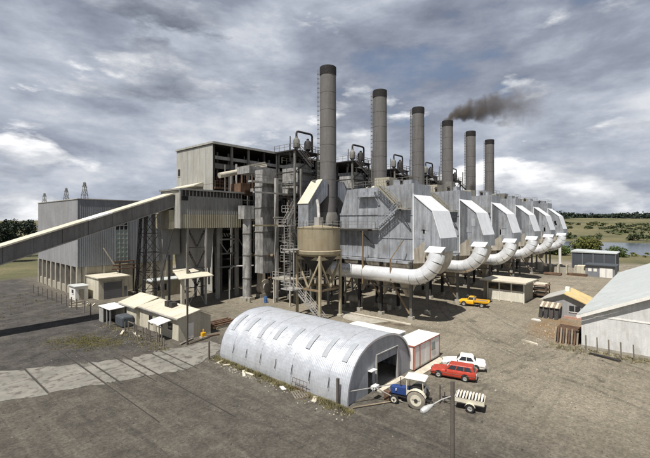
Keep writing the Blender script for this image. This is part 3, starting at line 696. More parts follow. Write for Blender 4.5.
    h = MB(); h.box(52.35, X0 - .13, 35.4, 39.0, 18.9, 19.15); h.beam((52.5, 38.8, 18.9), (53.2, 38, 17.6), .1); h.beam((52.5, 35.6, 18.9), (53.2, 35, 17.6), .1); h.box(52.6, X0 - .14, 35.7, 38.6, 19.16, 19.7); h.build('access_box', 'silver', t)
    ps = MB(); ps.box(51.0, 51.2, 36.75, 36.95, 5.0, 13.4); ps.build('pipe_hanger', 'steel_brown', t)
    ps = MB(); ps.beam((50.9, 31.6, 6), (50.9, 31.6, 9.2), .16); ps.beam((50.9, 31.6, 9.2), (52.1, 30.0, 12.2), .14); ps.build('pipe_hanger', 'steel_brown', t)
    # roof gear
    rf = MB(); rf.rail([(X0 + .15, 41.5, 20.4), (X0 + .15, 29.2, 20.72), (X1 - .15, 29.2, 20.72)], 1.05, .05, 1.8); rf.build('roof_rail', 'steel_grey', t)
    MB().box(54.4, 56.8, 34.0, 36.8, 20.5, 22.1).build('rectifier_box', 'cream_dim', t)
    MB().box(55.0, 57.2, 30.3, 32.0, 20.6, 21.5).build('rectifier_box', 'silver', t)
    for y in (31.5, 34, 37.5, 40): MB().lathe(54.0, y, [(.22, 20.4), (.22, 21.2), (.34, 21.25), (.34, 21.4), (.1, 21.6)], 8).build('insulator', 'steel_dark', t)
    lg = MB(); lg.box(X0 - .19, X0 - .145, 29.7, 30.1, 9.3, 20.5)
    return t
PREC_LABEL = ['nearest silver precipitator with its full flank of plates and zigzag stairs showing', 'silver precipitator second from the tan tank, beside the first bright hood', 'silver precipitator third from the tan tank, behind the yellow truck', 'silver precipitator fourth from the tan tank, behind the cream garage', 'fifth silver precipitator from the tan tank, next to the last one', 'farthest silver precipitator, last of the row beside the river view']
p0 = precipitator()
def gas_pipe():
    t = thing('gas_pipe', 'x', 'pipe', (51.9, 36, 0), group='white elbow pipes under the precipitator hoods')
    path = [(51.9, 43.4, 6.75), (51.9, 28.4, 6.75)]
    p = MB(); p.tube([(51.9, 43.4, 6.75), (51.9, 36.9, 6.75)], 1.13, 24); p.build('pipe_length', 'pipe_alu', t, smooth=True)
    p = MB(); p.tube([(51.9, 36.84, 6.75), (51.9, 28.5, 6.75)], 1.13, 24); p.build('pipe_length', 'pipe_alu', t, smooth=True)
    segs = 5
    for i in range(segs):
        a0 = R(90) * i / segs; a1 = R(90) * (i + 1) / segs
        pts = []
        for a in (a0, (a0 + a1) / 2, a1): pts.append((51.9 + .75 * (a / R(90)) ** 2, 28.45 - 3.45 * math.sin(a), 10.2 - 3.45 * math.cos(a)))
        q = MB(); q.tube(pts, [1.15, 1.17, 1.15], 24); q.build('elbow_segment', 'pipe_alu', t, smooth=True)
    f = MB(); f.tube([(51.9, 43.4, 6.75), (51.9, 43.75, 6.75)], 1.35, 24); f.tube([(51.9, 43.76, 6.75), (51.9, 46.5, 6.75)], 1.0, 16); f.build('flange', 'hopper', t, smooth=True)
    for y in (31.6, 40.2): MB().tube([(51.9, y, 6.75), (51.9, y + .16, 6.75)], 1.19, 24).build('strap_ring', 'pipe_alu', t, smooth=True)
    return t
g0 = gas_pipe()
PIPE_LABEL = ['longest white gas pipe, running left from its elbow to the tan tank', 'white elbow pipe under the second precipitator hood, left of the yellow truck cab', 'white elbow pipe under the third precipitator hood from the tan tank', 'white elbow pipe under the fourth hood, above the cream garage roof', 'white elbow pipe under the fifth hood, second from the river', 'farthest white elbow pipe under the last hood beside the river']
# ---- chimneys
def chimney():
    cx, cy = 54.95, 47.5
    t = thing('chimney', 'x', 'chimney', (cx, cy, 0), group='row of six chimneys')
    sh = MB(); pr = [(1.55, 16.2)]
    z = 16.2
    while z < 41.5:
        z2 = min(z + 3.2, 41.9); pr += [(1.55 - (z2 - 16) * .003, z2 - .06), (1.575 - (z2 - 16) * .003, z2 - .05), (1.575 - (z2 - 16) * .003, z2)]; z = z2
    sh.lathe(cx, cy, pr, 32); sh.build('shaft', 'stack', t, smooth=True)
    c = MB(); c.lathe(cx, cy, [(1.54, 41.85), (1.54, 43.3), (1.42, 43.42), (1.3, 43.42), (1.3, 42.5)], 32, False); c.build('cap_band', 'stack_cap', t, smooth=True)
    s = MB(); s.lathe(cx, cy, [(1.9, 14.6), (1.9, 15.6), (1.62, 16.6)], 32); s.build('base_ring', 'steel_grey', t, smooth=True)
    ld = MB(); d = Vector((-.66, .7515, 0)); tn = Vector((.7515, .66, 0)) * .25; b0 = Vector((cx, cy, 0)) + d * 1.62
    for k in (-1, 1): ld.beam(b0 + d * .08 + tn * k + Vector((0, 0, 17)), b0 + d * .08 + tn * k + Vector((0, 0, 43)), .05)
    z = 17.5
    while z < 43:
        ld.beam(b0 - d * .05 + tn + Vector((0, 0, z)), b0 + d * .34 + tn * .9 + Vector((0, 0, z)), .07); ld.beam(b0 - d * .05 - tn + Vector((0, 0, z)), b0 + d * .34 - tn * .9 + Vector((0, 0, z)), .07)
        ld.beam(b0 + d * .34 - tn + Vector((0, 0, z)), b0 + d * .34 + tn + Vector((0, 0, z)), .07); z += .85
    for k in (-1, 0, 1): ld.beam(b0 + d * .34 + tn * k + Vector((0, 0, 19)), b0 + d * .34 + tn * k + Vector((0, 0, 43)), .035)
    ld.build('caged_ladder', 'steel_grey', t)
    # breeching ducts: one limb each side
    for s_ in (0, 1):
        poly = [(51.95, 22.3), (48.4, 17.9), (48.4, 13.8), (50.7, 13.8), (50.7, 17.4), (53.5, 19.6), (53.5, 22.3)]
        if s_: poly = [(2 * cx - a, b_) for a, b_ in poly][::-1]
        br = MB().prism(poly, 'y', 46.3, 48.7).build('breeching_duct', 'silver', t)
        top = [(51.95, 22.34), (48.3, 17.94)] if not s_ else [(2 * cx - 51.95, 22.34), (2 * cx - 48.3, 17.94)]
        (xa, za), (xb, zb) = top
        MB().hexa([(xa, 46.2, za), (xb, 46.2, zb), (xb, 48.8, zb), (xa, 48.8, za), (xa, 46.2, za + .1), (xb, 46.2, zb + .1), (xb, 48.8, zb + .1), (xa, 48.8, za + .1)]).build('duct_top_sheet', 'cream_roof' if not s_ else 'silver', br)  # left sheet coloured paler than its mirror to stand for sunlight
    fr = MB()
    for x in (52.6, 57.3):
        for y in (45.4, 49.6): fr.box(x - .18, x + .18, y - .18, y + .18, 0, 14.6)
    for z in (14.3, 9.5, 4.5):
        for y in (45.4, 49.6): fr.beam((52.6, y, z), (57.3, y, z), .25)
        for x in (52.6, 57.3): fr.beam((x, 45.4, z), (x, 49.6, z), .25)
    fr.beam((52.6, 45.4, 9.5), (57.3, 45.4, 14.3), .14); fr.beam((57.3, 45.4, 9.5), (52.6, 45.4, 14.3), .14)
    fr.beam((52.6, 45.4, 4.5), (52.6, 49.6, 9.5), .14); fr.beam((52.6, 49.6, 9.5), (52.6, 45.4, 14.3), .14)
    fr.build('support_frame', 'steel_grey', t)
    fp = MB(); fp.box(51.2, 58.6, 44.6, 50.4, 12.6, 12.75); fp.rail([(51.2, 50.4, 12.75), (51.2, 44.6, 12.75), (58.6, 44.6, 12.75)], 1.1, .07, 1.5); fp.build('service_platform', 'steel_light', t)
    return t
c0 = chimney()
CH_LABEL = ['tallest-looking nearest chimney with sloping ducts at its foot', 'second chimney from the left, between two roof vent towers', 'third chimney from the left', 'fourth chimney, with dark smoke blowing from its black top', 'fifth chimney from the left, just right of the smoking one', 'shortest-looking farthest chimney, last on the right']

# ---- vent towers between boilers and chimneys
def vent_tower():
    t = thing('vent_tower', 'x', 'vent tower', (53.3, 53.6, 0), group='steel vent towers with inverted U pipes')
    for x in (50.2, 56.3):
        for y in (51.4, 56.2): MB().box(x - .16, x + .16, y - .16, y + .16, 0, 27.8).build('column', 'steel_dark' if y > 52 else 'steel_grey', t)
    for z in (5, 10, 15, 19.8, 24, 27.7):
        fr = MB()
        for y in (51.4, 56.2): fr.beam((50.2, y, z), (56.3, y, z), .22)
        for x in (50.2, 56.3): fr.beam((x, 51.4, z), (x, 56.2, z), .22)
        fr.build('ring_beam', 'steel_dark', t)
    for z0, z1 in ((0, 5), (10, 15), (24, 27.7)):
        fr = MB(); fr.beam((50.2, 51.4, z0), (56.3, 51.4, z1), .13); fr.beam((56.3, 51.4, z0), (50.2, 51.4, z1), .13); fr.build('cross_brace', 'steel_dark', t)
    d = MB(); d.box(49.8, 56.7, 51.0, 56.5, 27.82, 28.05); d.build('top_deck', 'steel_dark', t)
    rl = MB(); rl.rail([(49.8, 56.5, 28.05), (49.8, 51, 28.05), (56.7, 51, 28.05), (56.7, 56.5, 28.05)], 1.1, .06, 1.3); rl.build('deck_rail', 'steel_grey', t)
    for x, r in ((51.9, .62), (55.0, .72)):
        v = MB(); v.lathe(x, 52.7, [(.25, 28.06), (.3, 28.5), (r, 28.8), (r, 30.1), (r * .75, 30.45), (.25, 30.6), (.25, 30.9)], 14); v.build('vessel', 'steel_grey' if x < 53 else 'steel_dark', t, smooth=True)
    p = MB(); p.tube([(51.9, 52.7, 30.9), (51.9, 52.7, 31.5), (52.05, 52.7, 31.8), (52.4, 52.7, 31.9), (55.7, 52.7, 31.9), (56.05, 52.7, 31.8), (56.2, 52.7, 31.5), (56.2, 52.7, 28.1)], .2, 10)
    p.build('u_pipe', 'steel_dark', t, smooth=True)
    p = MB(); p.tube([(56.75, 50.8, 31.0), (56.75, 50.8, 15)], .16, 8); p.build('down_pipe', 'steel_grey', t)
    MB().tube([(50.0, 52.4, 30.6), (50.0, 52.4, 26)], .09, 6).build('vent_pipe', 'steel_dark', t); MB().tube([(57.6, 52.4, 29), (57.6, 52.4, 22)], .09, 6).build('vent_pipe', 'steel_dark', t)
    # grey heater boxes
    b_ = MB(); b_.box(51.3, 55.0, 51.7, 55.9, 20.2, 25.7).build('heater_box', 'duct', t)
    s = MB()
    for z in (21.3, 22.5, 23.7, 24.9): s.box(51.2, 55.1, 51.62, 51.69, z - .05, z + .05)
    s.build('box_ribs', 'steel_grey', t)
    s = MB(); stair(s, (50.0, 50.6, 28), (50.0, 47.2, 24.6), (.7, 0, 0)); s.build('stair', 'steel_dark', t)
    p = MB(); rnd = random.Random(11)
    for i in range(7): x = 50.6 + i * .85; p.tube([(x, 51.0, 2), (x, 51.0, rnd.uniform(10, 19))], rnd.uniform(.07, .2), 6)
    p.build('small_pipes', 'steel_grey', t)
    return t
v0 = vent_tower()
V_LABEL = ['nearest rusty vent tower with inverted U pipe, left of the nearest chimney', 'vent tower with U pipe between the first and second chimneys', 'vent tower with U pipe between the second and third chimneys', 'small vent tower with U pipe just left of the fourth chimney', 'vent tower beside the fifth chimney, mostly hidden', 'vent tower beside the last chimney, mostly hidden']
for k in range(6):
    for src, labs in ((p0, PREC_LABEL), (g0, PIPE_LABEL), (c0, CH_LABEL), (v0, V_LABEL)):
        if src is v0 and k > 4: continue
        o = src if k == 0 else copy_tree(src)
        if k: o.location.x = src.location.x + UNIT * k
        o['label'] = labs[k]

# repair plates and rust runs that differ from unit to unit
rnd = random.Random(17)
mat('plate_old', (0.235, 0.235, 0.24), 0.65, 0.15, 0.2, 0.6, 0.3, RUST, 0.25)
mat('plate_new', (0.46, 0.48, 0.50), 0.45, 0.3, 0.1, 0.6, 0.2)
for k, pr in enumerate([o for o in COL.objects if o.name.split('.')[0] == 'precipitator']):
    ox = wloc(pr).x - 56.1
    for j in range(5):
        y = rnd.uniform(25.4, 27.6); z = rnd.uniform(11.0, 14.2); w_ = rnd.uniform(.4, 1.2); h_ = rnd.uniform(.5, 1.6)
        if j > 2: y = rnd.uniform(29.4, 32.2); z = rnd.uniform(10, 18.5)
        x_ = 53.3 + ox - (.035 if j <= 2 else .03)
        MB().box(x_, x_ + .03, y, y + w_, z, z + h_).build('repair_plate', rnd.choice(['plate_old', 'plate_new', 'silver']), pr)
    bx = MB(); y = rnd.uniform(30, 33); bx.box(54.2 + ox, 55.4 + ox + rnd.uniform(0, 1.5), y, y + 1.3, 20.6, 21.4 + rnd.uniform(0, 1.2)); bx.build('roof_cabinet', rnd.choice(['cream_dim', 'silver', 'steel_grey']), pr)
# ---- ducts and flues at the near end of the boiler house
t = thing('flue_duct', 'thick mottled grey duct hanging from high level to near the ground', 'duct', (48.9, 58, 0))
MB().box(47.3, 50.5, 57.0, 59.2, 5.2, 24.6).build('duct_body', 'duct', t)
for z in (8.6, 13, 17.5, 21.5): MB().box(47.2, 50.6, 56.9, 59.3, z - .1, z + .1).build('flange', 'steel_grey', t)
t = thing('flue_duct', 'slimmer grey duct standing on the ground left of the thick duct', 'duct', (46.2, 60.2, 0))
MB().tube([(46.2, 60.2, .6), (46.2, 60.2, 17.4)], .82, 20).build('duct_body', 'duct', t, smooth=True)
MB().box(44.9, 47.2, 59.3, 61.2, 15.4, 17.9).build('duct_head', 'duct', t)
for z in (4.2, 8.5, 12.6): MB().tube([(46.2, 60.2, z), (46.2, 60.2, z + .18)], .9, 20).build('flange', 'steel_grey', t)
MB().box(45.2, 47.3, 59.2, 61.3, 0, .6).build('footing', 'concrete', t)
t = thing('inclined_flue', 'big cream flue pipe slanting along the open flank under the boiler house roof', 'flue', (50, 67, 23))
MB().tube([(44.6, 67, 24.0), (56.5, 67, 27.0)], .55, 14).build('flue_pipe', 'concrete_pale', t, smooth=True)
f = MB(); f.beam((49, 66.6, 25.9), (56, 66.6, 27.8), .25, .35); f.build('cover_strip', 'cream_roof', t)
for x, z in ((47, 24.3), (52, 25.5), (55.5, 26.3)):
    MB().beam((x, 67, 19.5), (x, 67, z), .25).build('prop', 'steel_light', t)
t = thing('service_gantry', 'broken-looking grey gantry of ducts and decks in front of the boilers', 'gantry', (49, 58, 0))
MB().box(46.8, 54.5, 60.3, 64.2, 24.2, 25.6).build('header_box', 'duct', t)
MB().box(50.9, 55.2, 57.2, 60.2, 19.6, 24.4).build('heater_box', 'duct', t)
MB().box(50.9, 55.2, 60.3, 62.6, 13.8, 19.2).build('void_box', 'steel_dark', t)
for x in (49.2, 52.4, 55.4): MB().box(x - .28, x + .28, 55.0, 55.56, 0, 23).build('column', 'steel_light' if x < 50 else 'steel_grey', t)
for z in (20.1, 14.2): MB().box(43.4, 56, 54.6, 54.95, z - .14, z + .14).build('runway_beam', 'rail_yellow' if z < 15 else 'steel_light', t)
MB().box(44, 56, 56.0, 57.0, 22.0, 22.3).build('walkway', 'steel_light', t)
w = MB(); w.rail([(44, 56.0, 22.3), (51, 56.0, 22.3)], 1.1, .07, 1.4); w.rail([(50, 54.6, 25.8), (56, 54.6, 25.8)], 1.1, .07, 1.2); w.build('walkway_rail', 'steel_grey', t)
MB().box(47.5, 56, 49.8, 54.5, 4.4, 4.7).build('low_deck', 'concrete', t)
for x, y in ((47.7, 50.0), (47.7, 54.2), (51.7, 50.0)): MB().box(x - .12, x + .12, y - .12, y + .12, 0, 4.4).build('deck_post', 'concrete_pale', t)
w = MB(); w.rail([(47.6, 54.5, 4.7), (47.6, 49.8, 4.7), (55.9, 49.8, 4.7)], 1.1, .07, 1.4); w.build('deck_rail', 'steel_light', t)
s = MB(); stair(s, (51.2, 51.5, 18.5), (48.4, 51.5, 14.4), (0, .9, 0)); stair(s, (48.6, 50.6, 14.2), (52.0, 50.6, 9.6), (0, .9, 0)); s.build('stair_flight', 'steel_light', t)
s = MB(); s.box(47.2, 49.4, 50.4, 52.6, 14.0, 14.2); s.rail([(47.2, 52.6, 14.2), (47.2, 50.4, 14.2), (49.4, 50.4, 14.2)], 1.1, .08, 1.1); s.box(47.6, 53, 50.2, 52.4, 9.3, 9.5); s.rail([(47.6, 52.4, 9.5), (47.6, 50.2, 9.5), (53, 50.2, 9.5)], 1.1, .08, 1.1); s.build('stair_landing', 'steel_light', t)
# machinery and pipework on the shaded ground floor under the boiler flank
rnd = random.Random(21)
pw = [('fan_casing', 'round rust-brown fan casing on the ground under the gantry', 'fan', 50.6, 60.5, 1.5, 'hopper'), ('fan_casing', 'round grey fan casing in the shade behind the tan tank', 'fan', 56.0, 60.5, 1.6, 'steel_grey')]
for nm, lb, ct, x, y, r, m_ in pw:
    t = thing(nm, lb, ct, (x, y, 0)); MB().tube([(x, y - .6, r + .5), (x, y + .6, r + .5)], r, 20).build('scroll', m_, t, smooth=True)
    MB().tube([(x, y - .9, r + .5), (x, y - .61, r + .5)], r * .5, 16).build('eye', 'steel_light', t, smooth=True); MB().box(x - r, x + r, y - .7, y + .7, 0, .7).build('plinth', 'concrete', t)
    MB().box(x - r * .9, x - .1, y - .5, y + .5, r + .6, r * 2 + 2).build('outlet', m_, t)
pipes = [([(41.5, 70.5, 0), (41.5, 70.5, 14)], .25, 'steel_grey', 'upright grey pipe in the shade behind the transfer house'), ([(44.6, 63.6, 0), (44.6, 63.6, 5.6), (45.5, 63.6, 6.2), (49, 61.8, 6.2)], .16, 'steel_light', 'thin pale bent pipe beside the portal frame'), ([(48.2, 62.5, 8.4), (49.5, 56.4, 8.4)], .3, 'steel_brown', 'short brown pipe crossing behind the thick duct'), ([(50.8, 56, 2.4), (58, 50.4, 2.4)], .35, 'steel_grey', 'low grey pipe under the concrete deck')]
for path, r, m_, lb in pipes: tag(MB().tube(path, r, 10).build('service_pipe', m_, smooth=True), lb, 'pipe')

def pipework():
    rnd = random.Random(41)
    t = thing('pipework', 'dense tangle of dark pipes, beams and decks between the ducts and nearest chimney', 'pipework', (52, 56, 0))
    for i in range(26):
        x = rnd.uniform(50.5, 60); y = rnd.uniform(56.5, 66); z0 = rnd.uniform(0, 12); z1 = z0 + rnd.uniform(6, 14)
        MB().tube([(x, y, z0), (x, y, min(z1, 24))], rnd.uniform(.08, .3), 8).build('riser', rnd.choice(['steel_grey', 'steel_light', 'steel_brown', 'steel_dark']), t, smooth=True)
    for i in range(16):
        x = rnd.uniform(47, 53); y = rnd.uniform(50.5, 64); z = rnd.uniform(3, 25); l = rnd.uniform(3, 7)
        MB().tube([(x, y, z), (x + l, y, z), (x + l + .3, y, z - .3), (x + l + .3, y, z - rnd.uniform(1, 4))], rnd.uniform(.07, .22), 8).build('bent_pipe', rnd.choice(['steel_grey', 'steel_light', 'rust', 'steel_brown']), t, smooth=True)
    for z in (3.5, 7.4, 11.2, 16.6, 21.0):
        y = rnd.uniform(50.8, 53); d = MB(); d.box(49.6, 60, y, y + 2.0, z, z + .12); d.rail([(49.6, y + 2, z + .12), (49.6, y, z + .12), (60, y, z + .12)], 1.1, .07, 1.3); d.build('deck', rnd.choice(['steel_grey', 'steel_light']), t)
    for i in range(10):
        x = rnd.uniform(49.5, 58); y = rnd.uniform(50.5, 55); z = rnd.uniform(1, 20)
        MB().beam((x, y, z), (x + rnd.uniform(2, 4), y, z + rnd.choice([-3.5, 3.5])), .16).build('diagonal', rnd.choice(['steel_grey', 'steel_light', 'steel_dark']), t)
    for x, y in ((51.0, 50.6), (54.2, 50.6), (57.6, 50.6), (60, 50.8), (60, 56)): MB().box(x - .17, x + .17, y - .17, y + .17, 0, rnd.uniform(16, 25)).build('column', 'steel_grey', t)
    for i in range(7):
        x = rnd.uniform(43.5, 47); y = rnd.uniform(66, 71); MB().tube([(x, y, rnd.uniform(0, 4)), (x, y, rnd.uniform(8, 13))], rnd.uniform(.1, .25), 8).build('riser', 'steel_grey', t, smooth=True)
    for z in (15.0, 17.6, 19.0): MB().box(44.0, 51, 63.6, 64.0, z, z + .25).build('cross_member', rnd.choice(['steel_grey', 'steel_brown']), t)
    for i in range(8):
        x = 47 + i * 1.4; MB().tube([(x, 68.5, 20.5), (x, 68.5, 26 + rnd.uniform(-1, 1.5))], rnd.uniform(.1, .3), 8).build('riser', rnd.choice(['steel_light', 'rust', 'steel_grey']), t, smooth=True)
    for k in range(4): MB().box(48 + k * 3.2, 50.4 + k * 3.2, 64.6, 68.0, 20.4, 22.2 + rnd.uniform(-.5, 1.0)).build('plant_box', rnd.choice(['rust', 'duct', 'steel_brown']), t)
pipework()
# pump sets under the nearest precipitator
for i, (x, y, m_, lb) in enumerate(((54.6, 40.8, 'cream_dim', 'pale cylindrical pump vessel on the ground below the long gas pipe'), (56.8, 36.4, 'steel_grey', 'grey pump vessel in the shade under the middle ash hopper'))):
    t = thing('pump_vessel', lb, 'pump', (x, y, 0)); MB().tube([(x, y - 1.4, 1.5), (x, y - 1.2, 1.5), (x, y + 1.2, 1.5), (x, y + 1.4, 1.5)], [.3, .6, .6, .3], 16).build('drum', m_, t, smooth=True)
    for dy in (-.9, .9): MB().box(x - .5, x + .5, y + dy - .12, y + dy + .12, 0, 1.1).build('cradle', 'concrete', t)
    MB().tube([(x, y, 2.0), (x, y, 3.4), (x + 1.0, y, 3.6)], .12, 8).build('outlet_pipe', 'steel_grey', t, smooth=True)
# ---- tan tank on legs
def tan_tank():
    cx, cy = 45.9, 41.6
    t = thing('ash_tank', 'round tan storage tank on braced yellowish legs before the precipitators', 'tank', (cx, cy, 0))
    MB().lathe(cx, cy, [(3.35, 10.62), (3.35, 13.85), (3.4, 13.86), (3.4, 13.98), (3.1, 14.05), (.4, 14.35)], 40).build('shell', 'tan_tank', t, smooth=True)
    MB().lathe(cx, cy, [(3.1, 9.62), (3.55, 9.95), (3.6, 10.4), (3.36, 10.6)], 40).build('skirt_ring', 'tan_tank', t, smooth=True)
    MB().lathe(cx, cy, [(.6, 6.4), (3.0, 9.6)], 30).build('cone', 'steel_dark', t, smooth=True)
    MB().lathe(cx, cy, [(3.42, 10.5), (3.42, 10.6)], 40).build('seam_band', 'steel_brown', t)
    L_ = [(cx - 2.4, cy - 2.4), (cx + 2.4, cy - 2.4), (cx - 2.4, cy + 2.4), (cx + 2.4, cy + 2.4)]
    for x, y in L_:
        l = MB().box(x - .17, x + .17, y - .17, y + .17, .3, 9.8).build('leg', 'rail_yellow', t); MB().box(x - .4, x + .4, y - .4, y + .4, 0, .3).build('footing', 'concrete_pale', l)
    for (a, b_) in ((0, 1), (0, 2), (1, 3), (2, 3)):
        xa, ya = L_[a]; xb, yb = L_[b_]; mx, my = (xa + xb) / 2, (ya + yb) / 2
        k = MB(); k.beam((xa, ya, 9.0), (mx, my, 4.7), .2); k.beam((xb, yb, 9.0), (mx, my, 4.7), .2); k.build('v_brace', 'rail_yellow', t)
        MB().beam((xa, ya, 4.5), (xb, yb, 4.5), .2, .28).build('tie_beam', 'steel_brown', t)
        MB().beam((xa, ya, 9.3), (xb, yb, 9.3), .25, .5).build('ring_beam', 'rail_yellow', t)
    rl = MB()
    pts = [(cx + 3.5 * math.cos(a), cy + 3.5 * math.sin(a), 14.0) for a in [2 * math.pi * i / 14 for i in range(15)]]
    rl.rail(pts, 1.0, .05, 3); rl.build('top_rail', 'steel_light', t)
    d = MB(); d.box(cx - 4.6, cx - 2.5, cy + 1.0, cy + 3.4, 10.5, 10.65); d.rail([(cx - 2.5, cy + 3.4, 10.65), (cx - 4.6, cy + 3.4, 10.65), (cx - 4.6, cy + 1, 10.65)], 1.0, .06, 1); d.build('side_landing', 'steel_light', t)
    d = MB(); d.beam((cx - 4.4, cy + 1.1, 4.6), (cx - 4.4, cy + 1.1, 10.6), .12); d.beam((cx - 4.4, cy + 3.2, 4.6), (cx - 4.4, cy + 3.2, 14.4), .12); d.beam((cx - 3.2, cy + 3.2, 4.6), (cx - 3.2, cy + 3.2, 14.4), .12)
    z = 5.0
    while z < 14.3: d.beam((cx - 4.4, cy + 3.2, z), (cx - 3.2, cy + 3.2, z), .07); z += .42
    d.build('ladder_tower', 'steel_light', t)
    s = MB(); stair(s, (cx - 3.6, cy + 2.0, 4.6), (cx - 3.0, cy - 3.2, .1), (1.0, .1, 0)); s.box(cx - 4.8, cx - 2.6, cy + 1.0, cy + 3.6, 4.45, 4.6); s.rail([(cx - 2.6, cy + 3.6, 4.6), (cx - 4.8, cy + 3.6, 4.6), (cx - 4.8, cy + 1, 4.6)], 1.05, .08, 1.1); s.build('stair', 'steel_light', t)
    d = MB(); d.box(cx - .5, cx + .5, cy - .5, cy + .5, 14.2, 15.6); d.tube([(cx, cy, 15.4), (cx + 1.5, cy + 1.5, 17.5), (cx + 4, cy + 4, 18.5)], .25, 10); d.build('fill_pipe', 'steel_light', t)
tan_tank()
# concrete kerb at the feet of the first precipitator
tag(B(50.55, 50.95, 28.0, 42.2, 0, .14).build('kerb', 'concrete_pale'), kind='structure')
tag(MB().hexa([(46.5, 33.5, 0), (50.3, 31.5, 0), (50.3, 40.5, 0), (47.5, 38, 0), (46.5, 33.5, .012), (50.3, 31.5, .012), (50.3, 40.5, .012), (47.5, 38, .012)]).build('pavement', 'concrete'), kind='structure')
#PART3
# ================================================================== OUTBUILDINGS
# ---- arched silver shed
def hangar():
    xc, hw, Y0, Y1, hh = 30.15, 5.2, 19.5, 37.3, 4.6
    t = thing('arched_shed', 'long silver half-round corrugated shed in the foreground', 'shed', (xc, (Y0 + Y1) / 2, 0))
    def arc(a, g=0.0): # superellipse, straight lower flank
        c, s = math.cos(a), math.sin(a); e = .86
        return xc + (hw + g) * math.copysign(abs(c) ** e, c), (hh + g) * abs(s) ** e
    n = 48; bays = 8; bl = (Y1 - Y0) / bays
    for b_ in range(bays):
        y0 = Y0 + b_ * bl; sh = MB(); k = 24; pts = []
        for i in range(n + 1):
            for j in range(k + 1):
                g = .011 * (1 if j % 2 else -1)
                yy_ = y0 + bl * j / k; dn = .035 * noise.noise(Vector((i * .35, yy_ * .9, 2.2))) + .03 * noise.noise(Vector((i * .11, yy_ * .35, 7.7)))
                x, z = arc(math.pi * i / n, g + dn + (.012 if b_ % 2 else 0)); pts.append((x, yy_, max(z, 0)))
        sh.add(pts, [(i * (k + 1) + j, (i + 1) * (k + 1) + j, (i + 1) * (k + 1) + j + 1, i * (k + 1) + j + 1) for i in range(n) for j in range(k)])
        o = sh.build('roof_bay', 'hangar', t)
        # skylight strip on the near flank
        jt = random.Random(b_ + 50); a0, a1 = R(180 - 39 - jt.uniform(-2, 3)), R(180 - 67 - jt.uniform(-3, 2)); q = 6; sk = MB(); yc = y0 + bl * .5
        P = [arc(a0 + (a1 - a0) * i / q, .02) for i in range(q + 1)]; P = [(xc + (x - xc) * 1.012, z * 1.012) for x, z in P]
        sk.add([(x, yc - .28, z) for x, z in P] + [(x, yc + .28, z) for x, z in P], [(i, i + 1, i + 2 + q, i + 1 + q) for i in range(q)])
        sk.build('skylight', 'skylight', t)
        if b_ < 7:
            d = MB(); x, z = arc(R(180 - 17), .06); x2, z2 = arc(R(180 - 3), .06)
            d.beam((x - .03, yc + .9, 1.85), (x2 - .03, yc + .9, 1.0), .05); d.build('strap_hook', 'steel_dark', t)
    # front wall with doorway
    fr = MB(); yf = Y0 + .12
    cols = 60; holes = [(29.2, 32.75, 0, 2.95), (28.0, 28.75, 0.0, 1.95)]
    xs = sorted(set([xc - hw + .05 + (2 * hw - .1) * i / cols for i in range(cols + 1)] + [29.2, 32.75, 28.0, 28.75]))
    def top(x): 
        u = min(1, abs((x - xc) / hw)); 
        return (hh) * (max(0, 1 - u ** (2 / .86))) ** (.86 / 2)
    for a, b_ in zip(xs, xs[1:]):
        m = (a + b_) / 2; z0 = 0
        for h in holes:
            if h[0] < m < h[1]: z0 = h[3]
        za, zb = max(z0 + .01, top(a) - .02), max(z0 + .01, top(b_) - .02)
        fr.hexa([(a, yf, z0), (b_, yf, z0), (b_, yf + .1, z0), (a, yf + .1, z0), (a, yf, za), (b_, yf, zb), (b_, yf + .1, zb), (a, yf + .1, za)])
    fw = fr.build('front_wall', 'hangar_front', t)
    dr = MB(); dr.corrug((29.22, Y0 + .10), (32.73, Y0 + .10), 2.35, 2.94, .22, .03); dr.build('roller_door', 'hangar_front', fw)
    j = MB(); j.box(29.12, 29.24, Y0 - .02, Y0 + .119, 0, 3.05); j.box(32.71, 32.83, Y0 - .02, Y0 + .119, 0, 3.05); j.box(29.12, 32.83, Y0 - .02, Y0 + .119, 3.051, 3.15); j.build('door_frame', 'steel_light', fw)
    rim = MB(); ps = [arc(math.pi * i / n, .06) for i in range(n + 1)]; pi_ = [arc(math.pi * i / n, -.12) for i in range(n + 1)]
    vs = [(x, Y0 - .03, max(0, z)) for x, z in ps] + [(x, Y0 - .03, max(0, z)) for x, z in pi_] + [(x, Y0 + .1, max(0, z)) for x, z in ps]
    m = n + 1; rim.add(vs, [(i, i + 1, m + i + 1, m + i) for i in range(n)] + [(i, 2 * m + i, 2 * m + i + 1, i + 1) for i in range(n)]); rim.build('edge_flashing', 'hangar', t)
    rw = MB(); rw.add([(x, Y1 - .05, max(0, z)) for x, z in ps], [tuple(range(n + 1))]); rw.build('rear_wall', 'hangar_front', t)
    B(xc - hw + .2, xc + hw - .2, Y0 + .3, Y1 - .3, 0.004, .02).build('floor', 'concrete', t)
    w = MB(); w.box(27.95, 28.8, Y0 - .3, Y0 + .1, 2.0, 2.06); w.build('hood_awning', 'white_paint', t)
    return t
hangar()
